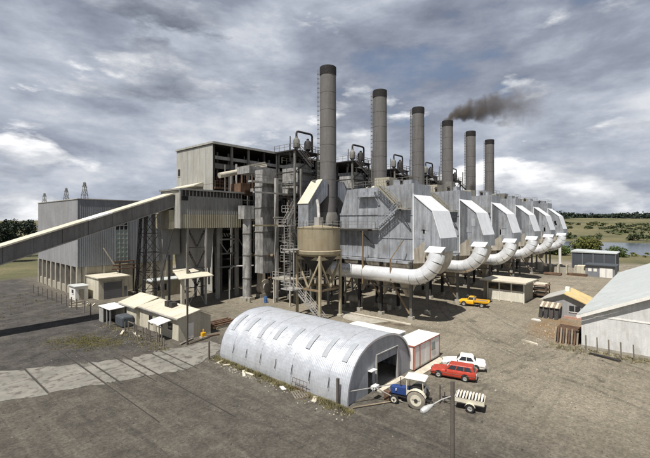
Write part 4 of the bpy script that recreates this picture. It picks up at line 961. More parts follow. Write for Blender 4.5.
# planks and rubbish by the shed door
def clutter(name, label, cat, parts, group=None, rz=0):
    x = sum((p[0] + p[1]) / 2 for p in parts) / len(parts); y = sum((p[2] + p[3]) / 2 for p in parts) / len(parts)
    t = thing(name, label, cat, (x, y, 0), rz, group)
    for p in parts: MB().box(p[0] - x, p[1] - x, p[2] - y, p[3] - y, p[4], p[5]).build(p[7] if len(p) > 7 else 'board', p[6], t, local=True)
    return t
clutter('door_sill', 'pale concrete ramp at the arched shed doorway', 'ramp', [(29.0, 33.2, 18.9, 19.45, 0, .12, 'concrete_pale', 'ramp_slab')])
t = thing('pipe_gate', 'tangled pipe barrier with white box at the near corner of the arched shed', 'barrier', (27.2, 18.2, 0))
g = MB(); g.tube([(25.2, 19.6, 1.15), (29.3, 17.3, 1.2)], .04, 6); g.build('top_tube', 'steel_light', t)
g = MB(); g.tube([(27.2, 18.3, 1.2), (28.6, 16.6, .05)], .05, 6); g.build('stay_tube', 'steel_light', t)
g = MB(); g.tube([(25.0, 19.0, .12), (28.8, 16.8, .1)], .05, 6); g.build('base_tube', 'timber', t)
MB().box(27.2, 27.9, 18.4, 18.8, .95, 1.2).build('white_box', 'white_paint', t)
MB().box(28.0, 28.5, 17.5, 18.0, 0, .8).build('rusty_bin', 'rust', t)
tag(MB().beam((24.7, 20.3, 0), (24.7, 20.3, 2.2), .2).build('timber_post', 'pole_wood'), 'thick dark timber post at the near corner of the arched shed', 'post')
tag(MB().beam((23.7, 37.5, 0), (23.7, 37.5, 2.0), .16).build('timber_post', 'pole_wood'), 'dark timber post at the far left end of the arched shed', 'post')
debris = [(24.0, 35.9, .9, .25, 20, 'timber_pale', 'pale plank lying at the far end of the arched shed flank'), (23.9, 34.6, .7, .2, -30, 'timber_pale', 'short pale board against the shed flank weeds'), (23.7, 31.4, 1.6, .28, 55, 'timber_pale', 'longer white plank crossed over another beside the arched shed'), (24.0, 31.0, 1.3, .25, 95, 'timber_pale', 'white plank lying across another beside the arched shed'), (23.9, 26.0, .8, .35, 70, 'white_paint', 'small white slab in the weeds by the arched shed'), (24.2, 22.4, 1.0, .4, 35, 'timber_pale', 'pale board near the pallet by the arched shed')]
for x, y, l, w, a, m_, lb in debris:
    t = thing('plank', lb, 'plank', (x, y, 0), R(a)); MB().box(-l / 2, l / 2, -w / 2, w / 2, .02, .1).build('board', m_, t, local=True, bevel=.01)
t = thing('pallet', 'grey timber pallet lying in weeds beside the arched shed', 'pallet', (23.95, 23.9, 0), R(62))
for i in range(6): MB().box(-.75, .75, -.6 + i * .22, -.46 + i * .22, .12, .15).build('slat', 'timber_grey', t, local=True)
for x in (-.7, 0, .7): MB().box(x - .05, x + .05, -.6, .64, 0, .119).build('bearer', 'timber', t, local=True)
# wire cage by the flank
t = thing('wire_cage', 'rusty wire frame leaning on the arched shed flank', 'frame', (24.3, 24.6, 0))
w = MB()
for i in range(5): w.beam((24.35, 23.6 + i * .45, 0), (24.55, 23.6 + i * .45, 1.0), .03)
for z in (.3, .65, 1.0): w.beam((24.35 + z * .2, 23.6, z), (24.35 + z * .2, 25.4, z), .03)
w.build('wires', 'rust', t)

# ---- white cabin container with orange trim
def cabin():
    X0, X1, Y0, Y1, H = 35.3, 40.9, 19.15, 21.6, 2.4
    t = thing('site_cabin', 'white portable cabin with orange edge trim behind the arched shed', 'cabin', ((X0 + X1) / 2, (Y0 + Y1) / 2, 0))
    MB().box(X0, X1, Y0, Y1, .12, H).build('shell', 'white_paint', t)
    n = 5; w = (X1 - X0) / n
    for i in range(n): MB().box(X0 + i * w + .07, X0 + (i + 1) * w - .07, Y0 - .03, Y0 - .002, .3, H - .15).build('wall_panel', 'white_paint', t)
    for x in [X0, X0 + w, X0 + 3 * w, X1]:
        MB().box(x - .05, x + .05, Y0 - .06, Y0 - .032, .12, H + .02).build('trim', 'orange_trim', t)
    MB().box(X0 - .06, X1 + .06, Y0 - .09, Y0 - .004, H + .03, H + .12).build('trim', 'orange_trim', t)
    MB().box(X0 - .09, X0 - .002, Y0 - .09, Y1, H + .03, H + .12).build('trim', 'orange_trim', t)
    MB().box(X0 - .06, X0 - .002, Y0 + .02, Y0 + .12, .12, H).build('trim', 'orange_trim', t)
    MB().box(X0 - .08, X1 + .08, Y0 - .08, Y1 + .08, H + .125, H + .16).build('roof', 'white_paint', t)
    wn = MB().box(39.0, 39.75, Y0 - .06, Y0 - .033, 1.3, 2.0).build('window', 'glass_pale', t)
    MB().box(38.92, 39.83, Y0 - .10, Y0 - .062, 1.22, 1.3).build('sill', 'timber', wn)
    for x in (X0 + .3, X1 - .3):
        for y in (Y0 + .3, Y1 - .3): MB().box(x - .15, x + .15, y - .15, y + .15, 0, .12).build('block', 'concrete', t)
cabin()
t = thing('site_cabin', 'white flat cabin roof peeping over the arched shed ridge', 'cabin', (38.5, 25, 0))
MB().box(36.2, 39.1, 22.4, 29.0, .1, 2.5).build('shell', 'white_paint', t); MB().box(36.1, 39.2, 22.3, 29.1, 2.51, 2.62).build('roof', 'white_paint', t)
for y in (24.6, 26.8): MB().box(36.15, 36.198, y - .4, y + .4, 1.2, 1.9).build('window', 'glass_dark', t)
for sx in (36.5, 38.8):
    for sy in (22.8, 28.6): MB().box(sx - .1, sx + .1, sy - .1, sy + .1, 0, .1).build('block', 'concrete', t)
tag(B(33.9, 40.5, 18.1, 18.95, 0, .1).build('timber_walk', 'timber_pale'), 'pale timber duckboard along the front of the white cabin', 'boardwalk')

# ---- cream hut beside the crossing
def cream_hut():
    t = thing('cream_hut', 'low cream hut with pale roof, porch and air conditioner', 'hut', (27, 54, 0))
    gable = lambda x0, x1, e, a, xm: [(x0, 0), (x1, 0), (x1, e - .25), (xm, a), (x0, e)]
    MB().prism(gable(24.75, 29.3, 2.75, 3.3, 27.6), 'y', 46.0, 57).build('front_block', 'cream_wall', t)
    MB().prism(gable(24.3, 29.8, 2.6, 3.5, 27.4), 'y', 57.01, 62.4).build('rear_block', 'cream_wall', t)
    for nm, y0, y1, x0, x1, e, a, xm, m_ in (('roof', 45.7, 57.2, 24.45, 29.5, 2.82, 3.42, 27.6, 'cream_roof'), ('roof', 56.8, 62.7, 24.0, 30.0, 2.66, 3.66, 27.4, 'cream_roof')):
        n_ = 9 if y1 - y0 > 8 else 5; w_ = (y1 - y0) / n_
        for i_ in range(n_):
            zz_ = .012 * (i_ % 2)
            r = MB(); r.prism([(x0, e + zz_), (xm, a + zz_), (x1, e - .25 + zz_), (x1, e - .15 + zz_), (xm, a + .12 + zz_), (x0, e + .1 + zz_)], 'y', y0 + i_ * w_ + .006, y0 + (i_ + 1) * w_ - .006); r.build('roof_sheet', m_, t)
        MB().box(x0 - .1, x0 - .01, y0, y1, e - .1, e + .03).build('gutter', 'steel_light', t)
    # near wall door, windows
    d = B(26.0, 26.8, 45.95, 45.998, .1, 2.0).build('door', 'white_paint', t)
    for y0, y1 in ((47.6, 48.6), (50.2, 51.6), (53, 54)):
        w = B(24.70, 24.748, y0, y1, 1.1, 2.0).build('window', 'glass_dark', t); B(24.64, 24.698, y0 - .08, y1 + .08, 1.0, 1.09).build('sill', 'white_paint', w)
    B(24.66, 24.747, 51.8, 52.7, .1, 2.1).build('door', 'cream_dim', t)
    # porch
    MB().hexa([(22.9, 47.4, 2.1), (24.6, 47.4, 2.4), (24.6, 50.4, 2.4), (22.9, 50.4, 2.1), (22.9, 47.4, 2.18), (24.6, 47.4, 2.48), (24.6, 50.4, 2.48), (22.9, 50.4, 2.18)]).build('porch_roof', 'white_paint', t)
    for y in (47.5, 50.3): MB().box(22.95, 23.07, y - .06, y + .06, 0, 2.1).build('porch_post', 'timber_grey', t)
    MB().box(22.96, 23.05, 50.35, 56.6, 1.0, 1.08).build('porch_rail', 'timber_grey', t)
    for y in (52, 54.2, 56.5): MB().box(22.95, 23.07, y - .06, y + .06, 0, 1.1).build('porch_post', 'timber_grey', t)
    a = MB(); a.box(26.1, 26.9, 51.4, 52.3, 3.2, 4.0); a.box(26.1, 26.9, 50.3, 51.2, 3.15, 3.95); a.build('air_conditioner', 'steel_dark', t)
cream_hut()
t = thing('lean_to_shed', 'small open-fronted shed with bright white roof left of the cream hut', 'shed', (23.2, 62.6, 0))
MB().hexa([(21.9, 60.2, 2.2), (24.2, 60.2, 2.35), (24.2, 64.6, 2.35), (21.9, 64.6, 2.2), (21.9, 60.2, 2.28), (24.2, 60.2, 2.43), (24.2, 64.6, 2.43), (21.9, 64.6, 2.28)]).build('roof', 'white_paint', t)
B(22.0, 24.1, 64.3, 64.5, 0, 2.2).build('rear_wall', 'steel_light', t); B(23.9, 24.05, 60.4, 64.29, 0, 2.25).build('side_wall', 'cream_dim', t)
for y in (60.4, 61.7, 63.0): B(22.0, 22.15, y - .07, y + .07, 0, 2.2).build('post', 'steel_light', t)
B(22.0, 22.06, 63.1, 64.29, 0, 2.1).build('door', 'steel_light', t)
tag(B(22.5, 24.2, 57.4, 60.0, 0, 1.55).build('tarpaulin_stack', 'dark_clad', bevel=.25), 'dark tarpaulin covered heap in front of the cream hut', 'heap')
# bits in front of the hut
rnd = random.Random(9)
for i in range(9):
    x = 22.2 + rnd.uniform(-.5, .5); y = 44.6 + i * 1.25
    tag(MB().beam((x, y, 0), (x + rnd.uniform(-.05, .05), y, rnd.uniform(1.2, 1.7)), .12).build('fence_post', 'timber_grey'), 'short grey fence post in front of the cream hut, %s from the crossing' % ORD[i], 'post', 'fence posts before the cream hut')
yl = [('timber', 26.5, 44.2, 3.2, 10), ('timber_pale', 22.4, 52.5, 2.6, 80), ('timber_pale', 21.6, 55, 2.0, 60), ('rust', 28.6, 44.8, 2.2, -10), ('timber_grey', 25.2, 44.9, 2.5, 25)]
for (m_, x, y, l, a), lb in zip(yl, ('brown plank lying beside the tall pole at the crossing', 'pale plank along the front of the cream hut', 'pale plank beside the dark tarpaulin heap', 'rusty bar near the hut wall by the tall pole', 'grey beam at the foot of the cream hut corner')):
    t = thing('plank', lb, 'plank', (x, y, 0), R(a)); MB().box(-l / 2, l / 2, -.14, .14, .03, .18).build('board', m_, t, local=True)
t = thing('pump_unit', 'small yellow pump unit by the cream hut end wall', 'pump', (27.6, 45.0, 0)); MB().box(27.3, 27.9, 44.8, 45.2, .2, .7).build('body', 'yellow_paint', t, bevel=.05); MB().tube([(27.6, 45, .7), (27.6, 45, 1.1)], .08, 8).build('spout', 'yellow_paint', t); MB().box(27.2, 28.0, 44.7, 45.3, 0, .19).build('base', 'concrete', t)
t = thing('pipe_rack', 'low rack of rusty red pipes beside the cream hut', 'rack', (32.0, 48.2, 0))
for i in range(6): MB().tube([(30.2, 47.2 + i * .35, .45 + (i % 2) * .2), (34.2, 47.4 + i * .35, .45 + (i % 2) * .2)], .12, 8).build('pipe', 'rust', t)
for x in (31, 33.4): MB().box(x - .1, x + .1, 46.9, 49.4, 0, .3).build('bearer', 'timber', t)
tag(MB().beam((24.75, 43.9, 0), (24.75, 43.9, 7.0), .17).build('utility_pole', 'pole_wood'), 'tall thin pole standing in front of the cream hut corner', 'pole')

# ---- cream garage and little white hut at far left
t = thing('roller_garage', 'cream garage with grey roller door under the far left hall', 'garage', (30.3, 84.4, 0))
MB().prism([(27.6, 0), (33.0, 0), (33.0, 4.0), (27.6, 4.0)], 'y', 81.2, 87.7).build('walls', 'cream_wall', t)
MB().box(27.4, 33.3, 80.9, 87.85, 4.01, 4.2).build('roof', 'cream_roof', t)
d = B(28.5, 31.8, 81.14, 81.199, 0.05, 3.2).build('roller_door', 'door_grey', t)
for i in range(9): B(28.52, 31.78, 81.115, 81.139, .1 + i * .34, .38 + i * .34).build('slat', 'door_grey', d)
B(32.2, 32.75, 81.15, 81.198, 0, 2.1).build('side_door', 'door_grey', t)
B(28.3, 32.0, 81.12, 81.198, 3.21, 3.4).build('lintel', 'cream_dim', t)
t = thing('white_hut', 'little white hut with one dark window left of the cream garage', 'hut', (25.6, 86, 0))
B(24.6, 26.8, 84.2, 87.6, 0, 2.5).build('walls', 'white_paint', t); B(24.4, 27.0, 83.9, 87.8, 2.51, 2.65).build('roof', 'pale_roof', t)
w = B(24.56, 24.598, 85.2, 86.2, 1.2, 1.9).build('window', 'glass_dark', t); B(24.5, 24.558, 85.1, 86.3, 1.1, 1.19).build('sill', 'white_paint', w)
B(25.2, 26.1, 84.15, 84.198, 0, 2.0).build('door', 'cream_dim', t)
t = thing('site_office', 'pale green hut with white window under the gallery head', 'hut', (38.5, 77.4, 0))
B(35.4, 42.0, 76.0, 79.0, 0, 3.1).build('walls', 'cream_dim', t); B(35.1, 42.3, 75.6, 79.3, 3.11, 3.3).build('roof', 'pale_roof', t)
w = B(36.4, 38.4, 75.95, 75.998, 1.2, 2.4).build('window', 'glass_dark', t)
for x in (36.35, 37.0, 37.7, 38.4): B(x - .05, x + .05, 75.9, 75.948, 1.1, 2.5).build('mullion', 'white_paint', w)
# dock of old equipment under the hall
t = thing('rusty_gantry', 'dark rusty conveyor frame leaning on the hall below its tall window', 'frame', (33.5, 86.5, 0))
for i in range(3): MB().box(31.5 + i * .4, 36.5, 85.4 + i * .5, 85.7 + i * .5, 5.0 + i * .7, 5.25 + i * .7).build('beam', 'rust', t)
MB().beam((30.2, 86.2, 9.5), (33.0, 86.0, 4.6), .2).build('boom', 'concrete_pale', t)
for x in (33.4, 36.2): B(x - .12, x + .12, 86.2, 86.5, 0, 6.4).build('post', 'steel_dark', t)
# fence of posts in front of the hall
P = [98.5, 95.5, 92.7, 90.0, 87.4, 84.9, 82.4, 80.0, 77.6, 75.2, 72.0, 69.4]
for i, y in enumerate(P):
    x = 21.2 + (98.5 - y) * .042
    z0 = 0
    tag(MB().beam((x, y, z0), (x, y, 1.9), .13).build('fence_post', 'timber_grey'), 'weathered post of the fence before the left hall, %s from the far end' % ORD[i], 'post', 'fence posts before the left hall')
t = thing('wire_fence', 'thin sagging wires strung between the posts before the left hall', 'wire fence', (21.8, 84, 0))
for z in (.6, 1.2, 1.75): MB().beam((21.2, 98.5, z), (22.45, 69.4, z), .025).build('wire', 'steel_grey', t)
for i, (x, y, l, a) in enumerate(((24.0, 80.5, 3, 20), (23.2, 78.2, 2.4, -30), (25.0, 77.5, 2.0, 60))):
    t = thing('scrap_pile', 'flat %s of scrap timber behind the left fence' % ('heap', 'bundle', 'litter')[i], 'scrap', (x, y, 0), R(a))
    for k in range(4): MB().box(-l / 2 + k * .1, l / 2 - k * .2, -.6 + k * .3, -.4 + k * .3, .02, .15 + k * .08).build('board', ('timber_pale', 'timber_grey', 'timber', 'concrete_pale')[k], t, local=True)

# ---- cream three-bay garage by the precipitators
def bay_garage():
    X0, X1, Y0, Y1, H = 77.2, 84.0, 19.9, 26.3, 3.6
    t = thing('bay_garage', 'cream three-bay garage with glazed doors beneath the precipitators', 'garage', ((X0 + X1) / 2, (Y0 + Y1) / 2, 0))
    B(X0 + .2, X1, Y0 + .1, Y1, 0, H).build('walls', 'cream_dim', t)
    MB().hexa([(X0 - .9, Y0 - .6, H + .05), (X1 + .5, Y0 - .6, H - .1), (X1 + .5, Y1 + 1.2, H - .1), (X0 - .9, Y1 + 1.2, H + .05), (X0 - .9, Y0 - .6, H + .3), (X1 + .5, Y0 - .6, H + .15), (X1 + .5, Y1 + 1.2, H + .15), (X0 - .9, Y1 + 1.2, H + .3)]).build('roof', 'cream_roof', t)
    w = (Y1 - Y0) / 3
    for i in range(3):
        a = Y0 + i * w
        d = B(X0 + .12, X0 + .198, a + .12, a + w - .12, .05, 2.0).build('door', 'door_white', t)
        for k in range(2): B(X0 + .08, X0 + .119, a + .2 + k * (w - .3) / 2, a + .2 + (k + 1) * (w - .3) / 2 - .06, .15, 1.9).build('door_leaf', 'door_white', d)
        B(X0 + .15, X0 + .199, a + .14, a + w - .14, 2.12, 3.25).build('glazing', 'glass_dark', t)
        B(X0 + .1, X0 + .199, a + .12, a + w - .12, 2.01, 2.115).build('transom', 'white_paint', t)
    for i in range(4): B(X0 + .02, X0 + .196, Y0 + i * w - .1, Y0 + i * w + .1, 0, H).build('post', 'door_white', t)
    B(X0 + .6, X1 - .5, Y1 + .02, Y1 + 1.0, 0, H - .1).build('side_annex', 'cream_dim', t)
bay_garage()
t = thing('plate_rack', 'rusty rack of stacked plates right of the cream three-bay garage', 'rack', (86.6, 19.4, 0))
for x in (85.2, 88.0):
    for y in (18.0, 20.6): B(x - .08, x + .08, y - .08, y + .08, 0, 2.8).build('post', 'rust', t)
for z in (.5, 1.4, 2.3): B(85.0, 88.2, 17.8, 20.8, z, z + .12).build('shelf', 'rust', t); 
for z in (.63, 1.53, 2.43): B(85.4, 87.6, 18.1, 20.2, z, z + .28).build('plate_stack', 'timber_pale', t)

# ---- house with awning panels
def awning_house():
    t = thing('awning_house', 'small grey house with striped lean-to awning and yellowing roof', 'house', (73, 12.3, 0))
    X0, X1, Ya, Yb, Ym, e, a = 70.2, 76.0, 9.6, 15.2, 12.3, 2.5, 3.7
    MB().prism([(Ya, 0), (Yb, 0), (Yb, e), (Ym, a), (Ya, e)], 'x', X0, X1).build('walls', 'house_grey', t)
    for nm, y0, z0, m_ in (('roof', Yb + .45, e - .12, 'grey_roof'), ('roof', Ya - .45, e - .12, 'yellow_roof')):
        MB().hexa([(X0 - .5, Ym, a + .05), (X1 + .4, Ym, a + .05), (X1 + .4, y0, z0), (X0 - .5, y0, z0), (X0 - .5, Ym, a + .18), (X1 + .4, Ym, a + .18), (X1 + .4, y0, z0 + .12), (X0 - .5, y0, z0 + .12)]).build(nm, m_, t)
    v = MB().box(72.6, 73.3, 12.0, 12.6, a + .1, a + .75).build('roof_vent', 'white_paint', t)
    for y0 in (10.2, 11.0): 
        w = B(X0 - .05, X0 - .002, y0, y0 + .65, 1.1, 2.0).build('window', 'glass_dark', t); B(X0 - .1, X0 - .052, y0 - .05, y0 + .7, 1.0, 1.09).build('sill', 'white_paint', w)
    B(X0 - .3, X0 - .003, Ya - .2, Ym, 0, .35).build('step', 'orange_pale', t)
    # striped awning with leaning dark sheets
    n = 8; y0, y1 = 12.5, 15.3
    for i in range(n):
        a0 = y0 + (y1 - y0) * i / n; a1 = y0 + (y1 - y0) * (i + 1) / n
        MB().hexa([(68.2, a0 + .01, 1.65), (68.2, a1 - .01, 1.65), (69.9, a1 - .01, 2.2), (69.9, a0 + .01, 2.2), (68.2, a0 + .01, 1.72), (68.2, a1 - .01, 1.72), (69.9, a1 - .01, 2.27), (69.9, a0 + .01, 2.27)]).build('awning_slat', 'concrete_pale' if i % 2 else 'timber', t)
    for i in range(4):
        y = y0 + .25 + i * .72; MB().hexa([(67.9, y, 0), (67.9, y + .5, 0), (68.05, y + .5, 0), (68.05, y, 0), (68.5, y, 1.6), (68.5, y + .5, 1.6), (68.65, y + .5, 1.6), (68.65, y, 1.6)]).build('leaning_sheet', 'steel_dark', t)
mat('house_grey', (0.30, 0.30, 0.30), 0.85, 0, 0.12, 0.6, 0.15)
mat('orange_pale', (0.42, 0.25, 0.19), 0.9, 0, 0.2)
awning_house()
# ---- big white block shed at right edge
def white_shed():
    t = thing('white_shed', 'big white block-walled shed with pale green roof at right edge', 'shed', (66, 1, 0))
    X0, X1, Y1, Y0, ym, e, a = 55.1, 104.0, 7.9, -6.5, .7, 4.0, 7.3
    MB().prism([(Y0, 0), (Y1, 0), (Y1, e), (ym, a), (Y0, e)], 'x', X0, X1).build('walls', 'white_block', t)
    s = (a - e) / (Y1 - ym); n = 24; w = (X1 - X0 + 1) / n
    for i in range(n):
        xa = X0 - .5 + i * w + .008; xb = xa + w - .016
        for ye in (Y1 + .4, Y0 - .4):
            ze = e - .4 * s
            MB().hexa([(xa, ym, a + .06), (xb, ym, a + .06), (xb, ye, ze + .06), (xa, ye, ze + .06), (xa, ym, a + .15), (xb, ym, a + .15), (xb, ye, ze + .15), (xa, ye, ze + .15)]).build('roof_sheet', 'pale_roof', t)
    f = MB(); f.beam((X0 - .53, Y1 + .4, e - .35), (X0 - .53, ym, a - .08), .05, .35); f.build('barge_board', 'white_paint', t)
    # block courses: shallow joints
    z = .6
    B(X0 - .04, X0 - .002, Y0, Y1 - .02, 3.85, 4.0).build('string_course', 'white_paint', t)
    B(X0 - .05, X0 - .003, Y0, Y1 + .02, 0, .35).build('plinth', 'concrete', t)
white_shed()
for i, (x, y) in enumerate([(54.2, 7.3), (54.0, 6.2), (53.8, 5.1), (53.6, 4.0), (53.4, 2.9)]):
    tag(MB().beam((x, y, 0), (x, y + .05, 1.75), .13).build('fence_post', 'timber_grey'), 'old fence post before the white shed wall, %s from its corner' % ORD[i], 'post', 'fence posts before the white shed')
t = thing('rusty_stack', 'leaning stack of rusty ribbed sheets at the white shed corner', 'stack', (57.8, 8.9, 0))
B(55.6, 58.6, 8.3, 10.7, 0, 1.5).build('heap', 'steel_dark', t, bevel=.2)
for i in range(9):
    y = 8.25 + i * .29; MB().hexa([(55.0, y, 0), (55.0, y + .17, 0), (55.1, y + .17, 0), (55.1, y, 0), (55.75, y, 1.85), (55.75, y + .17, 1.85), (55.85, y + .17, 1.8), (55.85, y, 1.8)]).build('sheet', 'rust' if i % 2 else 'timber', t)
for i in range(5): x = 56.0 + i * .55; MB().hexa([(x, 8.3, 1.52), (x + .3, 8.3, 1.52), (x + .3, 10.7, 1.52), (x, 10.7, 1.52), (x, 8.3, 1.62), (x + .3, 8.3, 1.62), (x + .3, 10.7, 1.66), (x, 10.7, 1.66)]).build('bar', 'rust', t)
dbr = [(60.2, 10.9, 1.4, .5, 'white_paint', 'white slab lying beside the rusty sheet stack'), (62.6, 10.2, 1.0, .9, 'concrete_pale', 'pale lump of rubble behind the rusty sheet stack'), (53.0, 13.0, 2.2, .25, 'timber_pale', 'pale plank on the ground left of the rusty stack'), (52.6, 5.4, 3.0, .5, 'steel_dark', 'dark beam lying before the white shed posts'), (65.6, 15.2, 1.2, .5, 'white_paint', 'white board on brown earth by the awning house')]
for x, y, l, w, m_, lb in dbr:
    t = thing('board', lb, 'board', (x, y, 0), R(rnd.uniform(60, 110))); MB().hexa([(-l / 2, -w / 2, 0), (l / 2, -w / 2 - .05, 0), (l / 2, w / 2, 0), (-l / 2, w / 2, 0), (-l / 2 + .1, -w / 2, .2), (l / 2, -w / 2, .14), (l / 2 - .1, w / 2, .22), (-l / 2, w / 2, .16)]).build('slab', m_, t, local=True)

# ---- distant dark shed and low white-doored building
t = thing('dark_shed', 'large dark slate-coloured shed by the river with pale roof', 'shed', (143, 17, 0))
B(138, 148, 11.6, 22.2, 0, 5.6).build('walls', 'dark_clad', t)
MB().hexa([(137.8, 11.3, 5.61), (148.3, 11.3, 5.61), (148.3, 22.5, 5.61), (137.8, 22.5, 5.61), (137.8, 11.3, 5.75), (148.3, 11.3, 5.75), (148.3, 22.5, 6.1), (137.8, 22.5, 6.1)]).build('roof', 'pale_roof', t)
r_ = MB()
for i in range(5): y = 11.6 + i * 2.65; B(137.93, 137.998, y - .08, y + .08, 0, 5.6).build('batten', 'clad_grey', t)
t = thing('low_store', 'low pale store with white double door in front of the dark shed', 'building', (130, 15, 0))
B(127.2, 133, 10.8, 17.3, 0, 3.0).build('walls', 'clad_grey', t); B(126.8, 133.4, 10.4, 17.6, 3.01, 3.25).build('roof', 'dark_clad', t)
d = B(127.1, 127.198, 11.3, 14.1, 0, 2.4).build('door', 'white_paint', t); B(127.05, 127.098, 12.65, 12.75, 0, 2.4).build('door_joint', 'door_grey', d)
for y in (14.7, 15.9): B(127.14, 127.198, y, y + .8, 1.4, 2.2).build('window', 'white_paint', t)
B(127.6, 131, 17.32, 19.5, 0, 2.6).build('annex', 'cream_wall', t)
t = thing('precast_row', 'row of cream precast concrete bins beyond the yard', 'bins', (130.5, 23.5, 0))
for i in range(4): 
    y = 19.9 + i * 2.1; B(129.5, 131.5, y, y + .35, 0, 2.4).build('bin_wall', 'concrete_pale', t); B(131.0, 131.3, y + .36, y + 2.09, 0, 1.6).build('bin_back', 'concrete', t)
B(129.4, 131.6, 28.4, 30.4, 0, 2.7).build('end_block', 'cream_wall', t)
t = thing('pipe_bundle', 'rusty bundle of pipes lying in the far yard', 'pipes', (124, 24.5, 0))
for i in range(5): MB().tube([(123.2 + i * .4, 22.4, .25 + (i % 2) * .25), (123.2 + i * .4, 26.6, .25 + (i % 2) * .25)], .2, 8).build('pipe', 'rust', t)
t = thing('steel_stack', 'low stack of rusty beams beside the far cream bins', 'beams', (126.5, 18.8, 0))
for i in range(4): B(126 + i * .35, 126.25 + i * .35, 16.8, 21.5, 0, .5 + .1 * (i % 2)).build('beam', 'rust', t)
t = thing('standpipe', 'thin white standpipe near the river bank', 'standpipe', (155, 28.5, 0)); MB().tube([(155, 28.5, 0), (155, 28.5, 7.0)], .45, 12).build('pipe', 'white_paint', t, smooth=True); MB().box(154.2, 155.8, 27.7, 29.3, 0, .3).build('footing', 'concrete', t)
#PART4
# ================================================================== VEHICLES
def wheel(parent, x, y, r, w, tyre='tyre', rim='rim', rr=.6, hub=None):
    o = MB().tube([(x, y - w / 2, r), (x, y - w / 2 + .03, r), (x, y + w / 2 - .03, r), (x, y + w / 2, r)], [r * .93, r, r, r * .93], 24).build('wheel', tyre, parent, local=True, smooth=True)
    s = 1 if y > 0 else -1
    MB().tube([(x, y + s * (w / 2 - .02), r), (x, y + s * (w / 2 + .012), r), (x, y + s * (w / 2 - .01), r)], [r * rr, r * rr, r * rr * .55], 18).build('rim', rim, o, local=True, smooth=True)
    if hub: MB().tube([(x, y + s * (w / 2), r), (x, y + s * (w / 2 + .06), r)], r * .2, 10).build('hub', hub, o, local=True)
    return o
def loft(stations, n_cap=True):
    m = MB(); k = None
    for st in stations:
        x, hw, zb, zs, zt, hwt = st # half width at shoulder, bottom, shoulder z, top z, half width at top
        ring = [(x, -hw * .86, zb), (x, -hw, zb + .12), (x, -hw, zs - .06), (x, -hw * .97, zs), (x, -hwt, zt), (x, hwt, zt), (x, hw * .97, zs), (x, hw, zs - .06), (x, hw, zb + .12), (x, hw * .86, zb)]
        k = len(ring); m.v += ring
    for i in range(len(stations) - 1):
        for j in range(k): a = i * k + j; b_ = i * k + (j + 1) % k; m.f.append((a, a + k, b_ + k, b_))
    m.f.append(tuple(range(k))); m.f.append(tuple(range((len(stations) - 1) * k, len(stations) * k))[::-1])
    return m
